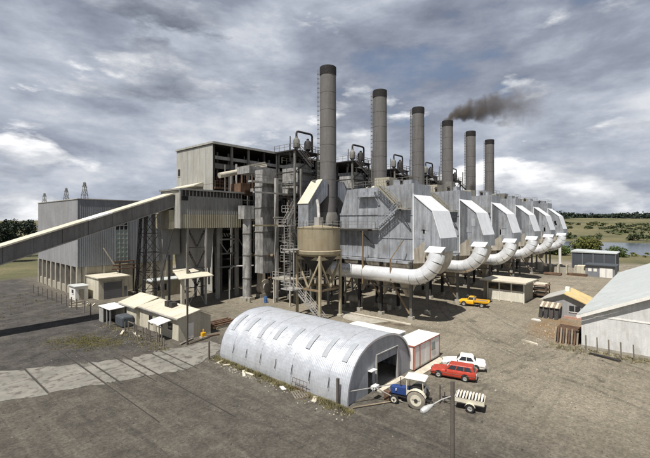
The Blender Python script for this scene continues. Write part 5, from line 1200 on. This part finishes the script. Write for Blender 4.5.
def car(name, label, loc, rz, paint, wagon):
    t = thing(name, label, 'car', loc, rz)
    L = 4.15; hw = .80
    S = [(2.05, .66, .34, .58, .62, .55), (1.98, .74, .25, .62, .70, .62), (1.6, .79, .2, .68, .78, .66), (.9, .80, .2, .74, .86, .68), (.62, .80, .2, .76, .90, .70), (-1.2, .80, .2, .78, .91, .70)]
    S += [(-1.9, .77, .24, .78, .90, .68), (-2.06, .70, .34, .70, .80, .60)] if not wagon else [(-1.95, .78, .24, .80, .92, .70), (-2.06, .74, .34, .74, .88, .66)]
    loft(S).build('body', paint, t, local=True, smooth=True, bevel=.03)
    zb, zr = .88, 1.38
    fb, ft = .72, .28; rb, rt = (-1.25, -.82) if not wagon else (-2.0, -1.78)
    bw, tw = .70, .57
    c = MB(); c.hexa([(fb, -bw, zb), (rb, -bw, zb), (rb, bw, zb), (fb, bw, zb), (ft, -tw, zr), (rt, -tw, zr), (rt, tw, zr), (ft, tw, zr)])
    cab = c.build('cabin', paint, t, local=True, bevel=.06)
    P = lambda u, v, s: ( (fb + (ft - fb) * v) + ((rb + (rt - rb) * v) - (fb + (ft - fb) * v)) * u, s * (bw + (tw - bw) * v), zb + (zr - zb) * v)
    def pane(nm, p, nrm):
        q = [Vector(a) + Vector(nrm) * .012 for a in p]; r_ = [Vector(a) - Vector(nrm) * .02 for a in p]
        MB().hexa([r_[0], r_[1], r_[2], r_[3], q[0], q[1], q[2], q[3]]).build(nm, 'glass_dark', cab, local=True)
    def front(u0, y):  return None
    e = .14
    pane('windscreen', [(fb - .06, -bw + .1, zb + .06), (fb - .06, bw - .1, zb + .06), (ft + .05, tw - .09, zr - .07), (ft + .05, -tw + .09, zr - .07)], (.75, 0, .66))
    pane('rear_window', [(rb + .04 if wagon else rb + .08, bw - .12, zb + .1), (rb + .04 if wagon else rb + .08, -bw + .12, zb + .1), (rt - .04, -tw + .1, zr - .08), (rt - .04, tw - .1, zr - .08)], (-.8, 0, .6) if not wagon else (-.95, 0, .3))
    cuts = [.07, .36, .64, .93] if wagon else [.10, .50, .90]
    for s in (-1, 1):
        for a, b_ in zip(cuts, cuts[1:]):
            a += .018; b_ -= .018; pane('side_window', [P(a, .14, s), P(b_, .14, s), P(b_ - (.0 if b_ < .85 else .04), .84, s), P(a + (.02 if a < .2 else 0), .84, s)], (0, s * .96, .2))
        m = MB(); m.box(-.9, .62, s * .803 - .004, s * .803 + .004, .30, .315); m.box(.0, .012, s * .803 - .004, s * .803 + .004, .3, .76)
        m.build('door_shut_line', 'steel_dark', t, local=True)
        MB().box(-2.0, 2.0, s * .81 - .008, s * .81 + .008, .55, .58).build('side_trim', 'chrome', t, local=True)
        for x in (1.27, -1.15):
            MB().tube([(x, s * .70, .36), (x, s * .808, .36)], .36, 24).build('wheel_arch', 'dark_void', t, local=True)
            wheel(t, x, s * .75, .30, .17)
        MB().tube([(2.02, s * .52, .6), (2.075, s * .52, .6)], .10, 14).build('headlight', 'lamp_glass', t, local=True)
        MB().box(-2.085, -2.04, s * .66 - .12, s * .66 + .12, .55 if not wagon else .5, .72).build('tail_light', 'lamp_red', t, local=True)
        MB().box(.52, .62, s * .86 - .05, s * .86 + .05, .92, 1.02).build('wing_mirror', 'chrome', t, local=True)
    MB().box(2.06, 2.14, -.74, .74, .36, .46).build('front_bumper', 'chrome', t, local=True, bevel=.02)
    MB().box(-2.16, -2.08, -.74, .74, .36, .47).build('rear_bumper', 'chrome', t, local=True, bevel=.02)
    MB().box(2.04, 2.075, -.38, .38, .5, .66).build('grille', 'steel_dark', t, local=True)
    MB().box(-2.11, -2.075, -.25, .25, .5, .6).build('number_plate', 'white_paint', t, local=True)
    return t
car('station_wagon', 'red station wagon parked in front of the white sedan', (36.55, 15.65, 0), math.atan2(2.33, -.59), 'red_paint', True)
car('sedan', 'white sedan parked behind the red station wagon', (39.55, 15.85, 0), math.atan2(2.33, -.85), 'car_white', False)

def tractor():
    t = thing('tractor', 'blue tractor with cream cab roof by the arched shed doorway', 'tractor', (29.0, 15.95, 0), math.atan2(1.73, -.45))
    b_ = MB(); b_.hexa([(.25, -.28, .62), (1.75, -.26, .62), (1.75, .26, .62), (.25, .28, .62), (.2, -.28, 1.32), (1.72, -.25, 1.22), (1.72, .25, 1.22), (.2, .28, 1.32)]); b_.build('bonnet', 'blue_paint', t, local=True, bevel=.05)
    MB().box(1.76, 1.8, -.24, .24, .65, 1.18).build('grille', 'rim', t, local=True)
    MB().box(-.9, 1.6, -.2, .2, .42, .64).build('chassis', 'steel_dark', t, local=True)
    MB().box(-1.0, .3, -.42, .42, .5, .85).build('transmission', 'blue_paint', t, local=True, bevel=.04)
    MB().tube([(1.3, -.68, .36), (1.3, .68, .36)], .06, 8).build('front_axle', 'steel_dark', t, local=True)
    for s in (-1, 1):
        wheel(t, 1.3, s * .68, .36, .2, 'tyre', 'rim_cream', .62, 'steel_dark'); wheel(t, -.55, s * .78, .72, .36, 'tyre_dusty', 'rim_cream', .62, 'steel_dark')
        f = MB(); n = 8; pts = []
        for i in range(n + 1):
            a = R(10) + R(150) * i / n
            for y in (.52, 1.0): pts.append((-.55 + math.cos(a) * .8, s * y, .72 + math.sin(a) * .8))
        f.add(pts, [(2 * i, 2 * i + 1, 2 * i + 3, 2 * i + 2) for i in range(n)]); f.build('mudguard', 'rim_cream', t, local=True)
        MB().box(1.2, 1.28, s * .3 - .06, s * .3 + .06, .95, 1.1).build('lamp', 'lamp_glass', t, local=True)
    for x, y in ((.3, .5), (.3, -.5), (-1.05, .5), (-1.05, -.5)): MB().beam((x, y, .85), (x * .95, y, 2.2), .06).build('cab_post', 'rim_cream', t, local=True)
    MB().hexa([(-1.25, -.66, 2.2), (.5, -.62, 2.2), (.5, .62, 2.2), (-1.25, .66, 2.2), (-1.15, -.58, 2.34), (.4, -.55, 2.34), (.4, .55, 2.34), (-1.15, .58, 2.34)]).build('cab_roof', 'white_paint', t, local=True, bevel=.04)
    for s in (-1, 1): MB().box(-1.0, .26, s * .5 - .01, s * .5 + .01, .9, 1.25).build('cab_panel', 'rim_cream', t, local=True)
    MB().box(-1.07, -1.04, -.46, .46, .9, 1.45).build('rear_panel', 'white_paint', t, local=True)
    MB().box(-.8, -.4, -.24, .24, .9, 1.0).build('seat', 'steel_dark', t, local=True); MB().box(-.85, -.76, -.24, .24, 1.0, 1.4).build('seat_back', 'steel_dark', t, local=True)
    MB().tube([(.15, 0, 1.3), (-.1, 0, 1.5)], .03, 6).build('steering_column', 'steel_dark', t, local=True)
    MB().tube([(-.12, 0, 1.49), (-.1, 0, 1.52)], .2, 16).build('steering_wheel', 'tyre', t, local=True)
    MB().tube([(.9, .12, 1.2), (.9, .12, 2.05)], .04, 8).build('exhaust', 'steel_dark', t, local=True)
    MB().beam((-1.0, 0, .5), (-1.7, 0, .45), .1).build('drawbar', 'steel_dark', t, local=True)
    for s in (-1, 1): MB().beam((-1.0, s * .35, .5), (-1.55, s * .4, .6), .07).build('lift_arm', 'steel_dark', t, local=True)
tractor()
def trailer():
    t = thing('trailer', 'small pale single-axle trailer with slatted load behind the lamp post', 'trailer', (31.3, 12.1, 0), math.atan2(2.1, -.55))
    MB().box(-1.15, 1.0, -.65, .65, .55, .62).build('deck', 'timber_grey', t, local=True)
    for s in (-1, 1):
        MB().box(-1.15, 1.0, s * .66 - .02, s * .66 + .02, .63, .95).build('side_board', 'rim_cream', t, local=True)
        wheel(t, -.15, s * .80, .33, .18, 'tyre', 'rim', .55)
        f = MB(); n = 6; pts = []
        for i in range(n + 1):
            a = R(15) + R(150) * i / n
            for y in (.68, .93): pts.append((-.15 + math.cos(a) * .4, s * y, .33 + math.sin(a) * .4))
        f.add(pts, [(2 * i, 2 * i + 1, 2 * i + 3, 2 * i + 2) for i in range(n)]); f.build('mudguard', 'rim_cream', t, local=True)
    MB().box(-1.19, -1.15, -.65, .65, .62, .95).build('tail_board', 'rim_cream', t, local=True); MB().box(1.0, 1.04, -.65, .65, .62, .95).build('head_board', 'rim_cream', t, local=True)
    for i in range(9): MB().box(-1.05 + i * .23, -.93 + i * .23, -.7, .7, .97, 1.05 + .03 * (i % 2)).build('slat', 'timber_pale' if i % 2 else 'white_paint', t, local=True)
    MB().tube([(-.15, -.75, .33), (-.15, .75, .33)], .04, 8).build('axle', 'steel_dark', t, local=True)
    MB().beam((1.0, .4, .55), (2.1, 0, .5), .08).build('drawbar', 'steel_dark', t, local=True); MB().beam((1.0, -.4, .55), (2.1, 0, .5), .08).build('drawbar', 'steel_dark', t, local=True)
    MB().beam((1.9, 0, 0), (1.9, 0, .9), .06).build('jockey_leg', 'steel_dark', t, local=True)
trailer()
tag(MB().beam((30.5, 14.2, 0), (30.5, 14.2, 1.5), .06).build('marker_stake', 'steel_dark'), 'thin upright stake between tractor and trailer', 'stake')
def pickup():
    t = thing('pickup_truck', 'yellow flatbed pickup truck at the foot of the precipitators', 'truck', (69.4, 26.0, 0), math.atan2(3.0, -.5))
    S = [(2.4, .62, .45, .8, .9, .45), (2.25, .72, .4, .95, 1.05, .5), (1.3, .8, .38, 1.02, 1.15, .55), (1.1, .82, .36, 1.02, 1.15, .6), (-.1, .82, .36, 1.02, 1.15, .66)]
    loft(S).build('body', 'yellow_paint', t, local=True, smooth=True, bevel=.05)
    c = MB(); c.hexa([(1.05, -.72, 1.1), (-.15, -.72, 1.1), (-.15, .72, 1.1), (1.05, .72, 1.1), (.7, -.6, 1.72), (-.05, -.6, 1.72), (-.05, .6, 1.72), (.7, .6, 1.72)]); cab = c.build('cab', 'yellow_paint', t, local=True, bevel=.08)
    MB().hexa([(1.02, -.6, 1.18), (1.06, -.6, 1.18), (1.06, .6, 1.18), (1.02, .6, 1.18), (.72, -.5, 1.64), (.76, -.5, 1.64), (.76, .5, 1.64), (.72, .5, 1.64)]).build('windscreen', 'glass_dark', cab, local=True)
    for s in (-1, 1):
        MB().hexa([(.85, s * .70, 1.2), (.0, s * .70, 1.2), (.0, s * .72, 1.2), (.85, s * .72, 1.2), (.65, s * .605, 1.62), (.0, s * .605, 1.62), (.0, s * .63, 1.62), (.65, s * .63, 1.62)]).build('side_window', 'glass_dark', cab, local=True)
        for x in (1.55, -1.45): 
            MB().tube([(x, s * .70, .42), (x, s * .83, .42)], .46, 20).build('wheel_arch', 'steel_dark', t, local=True); wheel(t, x, s * .76, .37, .2)
        MB().tube([(2.35, s * .5, .82), (2.43, s * .5, .82)], .1, 12).build('headlight', 'lamp_glass', t, local=True)
        MB().box(-2.5, -.2, s * .92 - .03, s * .92 + .03, .92, 1.18).build('side_board', 'yellow_paint', t, local=True)
    MB().box(-2.5, -.2, -.9, .9, .78, .92).build('flat_bed', 'yellow_paint', t, local=True); MB().box(-2.3, .2, -.35, .35, .45, .77).build('chassis', 'steel_dark', t, local=True)
    MB().box(-.25, -.19, -.85, .85, .93, 1.6).build('headboard', 'timber_pale', t, local=True); MB().box(-2.2, -.5, -.6, .7, .93, 1.1).build('load', 'timber', t, local=True)
    MB().box(2.38, 2.48, -.75, .75, .42, .55).build('bumper', 'steel_light', t, local=True)
pickup()
# blue drums
for i, (x, y, m_, lb) in enumerate([(46.9, 55.6, 'drum_blue', 'blue drum at the front, under the thick hanging duct'), (47.7, 56.6, 'drum_blue', 'blue drum behind another, in the shade under the thick duct'), (48.6, 55.0, 'steel_light', 'grey drum right of the blue drums'), (45.0, 58.0, 'cream_dim', 'cream bucket shaped drum left of the blue drums')]):
    tag(MB().lathe(x, y, [(.29, 0), (.31, .02), (.3, .3), (.32, .32), (.3, .34), (.3, .6), (.32, .62), (.3, .64), (.31, .88), (.28, .9)], 16).build('drum', m_, smooth=True), lb, 'drum', 'drums under the gantry')
# ---- lamp post in the foreground
t = thing('lamp_post', 'wooden lamp post in the foreground with street lamp on a drooping arm', 'lamp post', (16.6, 7.15, 0))
MB().tube([(16.6, 7.15, 0), (16.6, 7.15, 8.0)], [.13, .09], 12).build('pole', 'pole_wood', t, smooth=True)
MB().tube([(16.6, 7.15, 7.35), (16.2, 7.5, 7.2), (15.75, 7.75, 7.02)], .03, 8).build('arm', 'steel_light', t)
h = MB(); A = Vector((15.85, 7.7, 7.05)); Bq = Vector((15.3, 8.0, 6.82)); h.tube([A, A.lerp(Bq, .25), A.lerp(Bq, .6), A.lerp(Bq, .9), Bq], [.04, .1, .15, .12, .03], 12); h = h.build('lamp_head', 'lamp_shell', t, smooth=True)
q = MB(); q.tube([A.lerp(Bq, .3) - Vector((0, 0, .07)), A.lerp(Bq, .6) - Vector((0, 0, .1)), A.lerp(Bq, .88) - Vector((0, 0, .06))], [.06, .12, .07], 12); q.build('lamp_lens', 'lamp_glass', h, smooth=True)
#PART5
# ================================================================== VEGETATION, FAR THINGS, SMOKE
def leaves(mb, c, rad, n, size, rnd, squash=.8):
    for _ in range(n):
        while True:
            p = Vector((rnd.uniform(-1, 1), rnd.uniform(-1, 1), rnd.uniform(-1, 1)))
            if .35 < p.length < 1: break
        q = Vector((c[0] + p.x * rad, c[1] + p.y * rad, c[2] + p.z * rad * squash))
        a = Vector((rnd.gauss(0, 1), rnd.gauss(0, 1), rnd.gauss(0, .7))).normalized(); b_ = a.cross(Vector((rnd.gauss(0, 1), rnd.gauss(0, 1), rnd.gauss(0, 1)))).normalized()
        s = size * rnd.uniform(.6, 1.3); a *= s; b_ *= s * .6
        mb.add([q - a, q + b_, q + a, q - b_], [(0, 1, 2, 3)])
def tree(name, label, x, y, h, r, seed, mt='leaf', group=None, clumps=26, per=60, leaf=.35, z0=0, trunk=.3):
    rnd = random.Random(seed); t = thing(name, label, 'tree' if 'tree' in name else 'bush', (x, y, z0), 0, group)
    tk = MB(); tk.tube([(0, 0, -.3), (.1, 0, h * .3), (-.05, .1, h * .6)], [trunk, trunk * .7, trunk * .35], 8); cr = MB()
    for i in range(clumps):
        a = rnd.uniform(0, 6.28); u = rnd.uniform(trunk > .2 and .35 or .12, 1); rr = r * math.sqrt(max(.05, 1 - (abs(u - .5) * 1.7) ** 2)) * rnd.uniform(.35, .95)
        c = (rr * math.cos(a), rr * math.sin(a), h * u * .92)
        if i < 8: tk.tube([(0, 0, h * .25 + i * .04 * h), (c[0] * .5, c[1] * .5, c[2] * .8), (c[0] * .9, c[1] * .9, c[2])], [trunk * .4, trunk * .25, .03], 5)
        leaves(cr, c, r * rnd.uniform(.28, .46), per, leaf, rnd)
    tk.build('trunk', 'bark', t, local=True); cr.build('crown', mt, t, local=True)
    return t
tree('river_bush', 'rounded olive-green bush on the river bank behind the dark shed', 219, 29.0, 6.2, 6.4, 1, 'leaf_olive', None, 60, 70, .42, trunk=.18)
tree('river_bush', 'low green bush on the bank just right of the last precipitator', 205, 43, 3.6, 6.0, 2, 'leaf', None, 40, 50, .45, trunk=.12)
tree('river_bush', 'small bush on the bank between the last hood and the dark shed', 200, 36, 3.6, 4.2, 3, 'leaf', None, 30, 45, .4, trunk=.12)
tree('river_bush', 'low dark bush on the bank at the right edge beyond the dark shed', 205, 17, 3.8, 4.2, 4, 'leaf', None, 26, 45, .4, trunk=.12)
LT = [(30, 182, 15, 5.5, 'dark tree just left of the grey hall, nearest of its clump'), (24, 190, 12, 5, 'dark tree at the left edge beyond the conveyor gallery, second in its clump'), (14, 176, 13, 6, 'dark broad tree beyond the left end of the gallery'), (40, 205, 16, 6, 'tall dark tree behind the left end of the grey hall'), (4, 190, 12, 5.5, 'dark tree farthest left beyond the gallery')]
for i, (x, y, h, r, lb) in enumerate(LT): tree('shade_tree', lb, x, y, h, r, 20 + i, 'leaf_far', 'dark trees beyond the left hall', 34, 60, .5)
# wooded ridge across the river
def wood(name, label, spots, mt, leaf_n, seed):
    rnd = random.Random(seed); m = MB()
    for x, y, h, r in spots:
        z = height(x, y); k = 5
        for i in range(k):
            a = rnd.uniform(0, 6.28); rr = r * rnd.uniform(0, .55); c = (x + rr * math.cos(a), y + rr * math.sin(a), z + h * rnd.uniform(.3, .8)); leaves(m, c, r * .6, leaf_n, r * .26, rnd, h / r * .42)
    o = m.build(name, mt); tag(o, label, 'wood', kind='stuff')
rnd = random.Random(77); sp = []
for i in range(420):
    ang = rnd.uniform(-.93, .93); d = rnd.uniform(880, 1150); f = Vector((.7515, .6597)); rt = Vector((.6597, -.7515)); w = f * d + rt * d * math.tan(ang) 
    if 200 < w.x < 420: continue
    hgt = 9 + 16 * noise.noise(Vector((w.x * .006, w.y * .006, 4))); sp.append((w.x, w.y, hgt + rnd.uniform(0, 6), rnd.uniform(6, 11)))
for i in range(260):
    a = rnd.uniform(.48, .78); d = rnd.uniform(760, 1000); w = Vector((.7515, .6597)) * d + Vector((.6597, -.7515)) * d * math.tan(a)
    sp.append((w.x, w.y, 8 + 13 * noise.noise(Vector((w.x * .008, w.y * .008, 4))) + rnd.uniform(0, 4), rnd.uniform(7, 12)))
wood('far_wood', 'dark wooded ridge along the skyline across the river', sp, 'leaf_far', 9, 5)
sp = []
for i in range(420):
    x = rnd.uniform(385, 760); y = rnd.uniform(-160, 320)
    if noise.noise(Vector((x * .012, y * .012, 8))) < -.02: continue
    sp.append((x, y, rnd.uniform(1.5, 4.5), rnd.uniform(2.5, 8)))
for i in range(110): sp.append((376 + rnd.uniform(0, 12), rnd.uniform(-160, 330), rnd.uniform(2, 6), rnd.uniform(2.5, 5)))
wood('far_scrub', 'scattered scrub on the pale fields across the river', sp, 'leaf_scrub', 9, 6)
sp = [(rnd.uniform(205, 229), rnd.uniform(-60, 330), rnd.uniform(.6, 1.6), rnd.uniform(1, 2.6)) for i in range(150)]
wood('bank_scrub', 'rough low scrub along the near river bank', sp, 'leaf_olive', 14, 8)

def tufts(name, label, spots, mt, seed, h=.35, blades=16):
    rnd = random.Random(seed); m = MB()
    for x, y, s in spots:
        for b_ in range(blades):
            a = rnd.uniform(0, 6.28); l = h * s * rnd.uniform(.5, 1.3); px, py = x + rnd.gauss(0, .14) * s, y + rnd.gauss(0, .14) * s
            dx, dy = math.cos(a) * l * .6, math.sin(a) * l * .6; wx, wy = -math.sin(a) * .014, math.cos(a) * .014
            m.add([(px - wx, py - wy, 0), (px + wx, py + wy, 0), (px + dx + wx * .3, py + dy + wy * .3, l), (px + dx - wx * .3, py + dy - wy * .3, l)], [(0, 1, 2, 3)])
    o = m.build(name, mt); tag(o, label, 'weeds', kind='stuff')
r_ = random.Random(31)
tufts('shed_weeds', 'dry weeds along the foot of the arched shed', [(24.6 - abs(r_.gauss(0, .45)) + .1, r_.uniform(18.6, 37.5), r_.uniform(.4, 1.0)) for i in range(620)], 'weed', 1, .26)
tufts('grass_patch', 'yellow-green grass patch on the coal-dusted ground', [(17.2 + r_.gauss(0, 1.5) + u * .5, 54.5 + r_.gauss(0, 1.3) - u * 1.2, r_.uniform(.35, .9)) for u in [r_.uniform(-3, 3)for _ in range(1100)]], 'weed_green', 2, .11)
tufts('hut_weeds', 'weeds among the posts in front of the cream hut', [(22.0 + r_.gauss(0, .7), r_.uniform(43.5, 62), r_.uniform(.4, 1.1)) for i in range(220)], 'weed', 3, .2)
tufts('yard_weeds', 'dry weeds in front of the white shed wall', [(53.8 + r_.gauss(0, .8), r_.uniform(1.0, 11), r_.uniform(.4, 1.1)) for i in range(200)], 'weed', 4, .2)
tufts('bank_weeds', 'dry grass on the earth bank at the left', [(r_.uniform(0, 21), r_.uniform(72, 100), r_.uniform(.4, 1.1)) for i in range(260)], 'weed', 5, .22)
def grit(name, label, spots, mt):
    m = MB(); q = random.Random(3)
    for x, y, s in spots:
        p = [(x + q.uniform(-s, s), y + q.uniform(-s, s), q.uniform(.4, 1) * s) for _ in range(4)]; base = [(x - s, y - s, 0), (x + s, y - s * .8, 0), (x + s * .9, y + s, 0), (x - s, y + s * .7, 0)]
        m.hexa(base + [(x - s * .6, y - s * .5, s * .7), (x + s * .5, y - s * .5, s * .9), (x + s * .5, y + s * .6, s * .6), (x - s * .5, y + s * .5, s * .8)])
    tag(m.build(name, mt), label, 'rubble', kind='stuff')
grit('loose_rubble', 'small loose stones and litter scattered over the yard edges', [(24.1 - abs(r_.gauss(0, .5)), r_.uniform(18.5, 37.5), r_.uniform(.02, .07)) for i in range(150)] + [(r_.uniform(52, 64), r_.uniform(8, 14), r_.uniform(.03, .10)) for i in range(70)] + [(21.5 + r_.gauss(0, .8), r_.uniform(43, 62), r_.uniform(.02, .05)) for i in range(90)], 'concrete')

q_ = random.Random(12)
def gravel(name, label, n, x0, x1, y0, y1, s0, s1, mt_):
    m = MB()
    for i in range(n):
        x = q_.uniform(x0, x1); y = q_.uniform(y0, y1); s_ = q_.uniform(s0, s1) * (2.2 if q_.random() < .03 else 1)
        if 24.8 < x < 35.5 and 19.3 < y < 37.5: continue
        a = q_.uniform(0, 1.5); c_, d_ = math.cos(a) * s_, math.sin(a) * s_
        m.add([(x - c_, y - d_, 0), (x + d_, y - c_, 0), (x + c_, y + d_, 0), (x - d_, y + c_, 0), (x, y, s_ * q_.uniform(.5, 1))], [(0, 1, 4), (1, 2, 4), (2, 3, 4), (3, 0, 4)])
    tag(m.build(name, mt_), label, 'gravel', kind='stuff')
gravel('gravel', 'loose pale gravel strewn over the foreground tarmac', 4200, 3, 42, 0, 62, .015, .04, 'grit_mid')
gravel('gravel', 'loose stones strewn over the sunlit yard', 3000, 36, 80, 2, 30, .02, .05, 'concrete')
gravel('gravel', 'dark coal crumbs strewn over the yard and tarmac', 5200, 4, 60, 0, 46, .02, .05, 'steel_dark')
# transmission towers behind the left hall
def pylon(x, y, h, label, z0=0):
    t = thing('pylon', label, 'pylon', (x, y, z0), R(40), 'transmission towers behind the left hall'); w = h * .11; m = MB()
    lv = [0, .22, .42, .6, .75, .88, 1.0]; wd = lambda f: w * (1 - f * .93) + .12
    for sx in (-1, 1):
        for sy in (-1, 1): MB().beam((sx * wd(0), sy * wd(0), 0), (sx * wd(1), sy * wd(1), h), .26).build('leg', 'steel_grey', t, local=True)  # lighter grey on the towers stands in for distance haze
    for a, b_ in zip(lv, lv[1:]):
        for s in (-1, 1):
            for ax in (0, 1):
                f = lambda sg, q: (sg * wd(q), s * wd(q), h * q) if ax == 0 else (s * wd(q), sg * wd(q), h * q)
                m.beam(f(-1, a), f(1, b_), .12); m.beam(f(1, a), f(-1, b_), .12); m.beam(f(-1, b_), f(1, b_), .12)
    m.build('bracing', 'steel_grey', t, local=True)
    for f, l in ((.62, 5.5), (.78, 4.5), (.92, 3.2)): k = MB(); k.beam((-l, 0, h * f), (l, 0, h * f), .2); k.beam((-l, 0, h * f), (0, 0, h * (f + .06)), .12); k.beam((l, 0, h * f), (0, 0, h * (f + .06)), .12); k.build('crossarm', 'steel_grey', t, local=True)
for x, y, h, lb in ((104.4, 335.9, 44.6, 'nearest and tallest lattice pylon rising behind the left hall roof'), (111, 404, 44.5, 'middle lattice pylon behind the left hall roof'), (120.6, 514, 45.5, 'faint farthest lattice pylon at the left end of the hall roof')):
    z0 = height(x, y) - .5; pylon(x, y, h - z0, lb, z0)
# smoke from the fourth chimney
def smoke():
    sx, sy, sz = 54.95 + 3 * UNIT, 47.5, 43.3
    d = Vector((.6597, -.7515, 0)).normalized(); n = 26; path = []; rad = []
    for i in range(n):
        f = i / (n - 1); l = 29.0 * f; z = 3.0 * (1 - math.exp(-l / 2.2)) + .06 * l
        if i == 0: z = -.3
        path.append(Vector((l, 0, z))); rad.append(1.5 + 6.2 * f ** .7)
    m = MB(); m.tube(path, rad, 20)
    vm = bpy.data.materials.new('smoke'); vm.use_nodes = True; nt = vm.node_tree; nt.nodes.clear(); N = nt.nodes.new; L = nt.links.new
    out = N('ShaderNodeOutputMaterial'); pv = N('ShaderNodeVolumePrincipled'); pv.inputs['Color'].default_value = (.28, .24, .205, 1); pv.inputs['Anisotropy'].default_value = .2
    tc = N('ShaderNodeTexCoord'); sp = N('ShaderNodeSeparateXYZ'); L(tc.outputs['Object'], sp.inputs[0])
    def mt(op, a, b_=None, c=None):
        q = N('ShaderNodeMath'); q.operation = op
        for i, v in enumerate((a, b_, c)):
            if v is None: continue
            if isinstance(v, (int, float)): q.inputs[i].default_value = v
            else: L(v, q.inputs[i])
        return q.outputs[0]
    X, Y, Z = sp.outputs
    xx = mt('MAXIMUM', X, 0.0)
    f = mt('MINIMUM', mt('DIVIDE', xx, 29.0), 1.0)
    axis = mt('ADD', mt('MULTIPLY', mt('SUBTRACT', 1.0, mt('EXPONENT', mt('DIVIDE', xx, -2.2))), 3.0), mt('MULTIPLY', xx, .06))
    r_ = mt('ADD', mt('MULTIPLY', mt('POWER', f, .7), 6.2), 1.5)
    dz = mt('SUBTRACT', Z, axis); dist = mt('DIVIDE', mt('SQRT', mt('ADD', mt('POWER', Y, 2.0), mt('POWER', dz, 2.0))), r_)
    nz = N('ShaderNodeTexNoise'); nz.inputs['Scale'].default_value = .34; nz.inputs['Detail'].default_value = 6; nz.inputs['Roughness'].default_value = .62; nz.inputs['Distortion'].default_value = .5; L(tc.outputs['Object'], nz.inputs[0])
    edge = mt('SUBTRACT', mt('ADD', mt('MULTIPLY', nz.outputs[0], 2.6), -.45), dist)
    body = mt('MAXIMUM', mt('MINIMUM', mt('MULTIPLY', edge, 1.6), 1.0), 0.0)
    fall = mt('ADD', mt('MULTIPLY', mt('EXPONENT', mt('MULTIPLY', xx, -.15)), 1.5), .13)
    end = mt('MAXIMUM', mt('MINIMUM', mt('DIVIDE', mt('SUBTRACT', 29.0, X), 16.0), 1.0), 0.0)
    L(mt('MULTIPLY', mt('MULTIPLY', body, fall), end), pv.inputs['Density']); L(pv.outputs[0], out.inputs['Volume'])
    M['smoke'] = vm
    o = m.build('smoke', 'smoke', origin=(0, 0, 0)); o.location = (sx, sy, sz); o.rotation_euler = (0, 0, math.atan2(d.y, d.x))
    tag(o, 'brown-grey smoke plume drifting right from the fourth chimney', 'smoke', kind='stuff')
smoke()
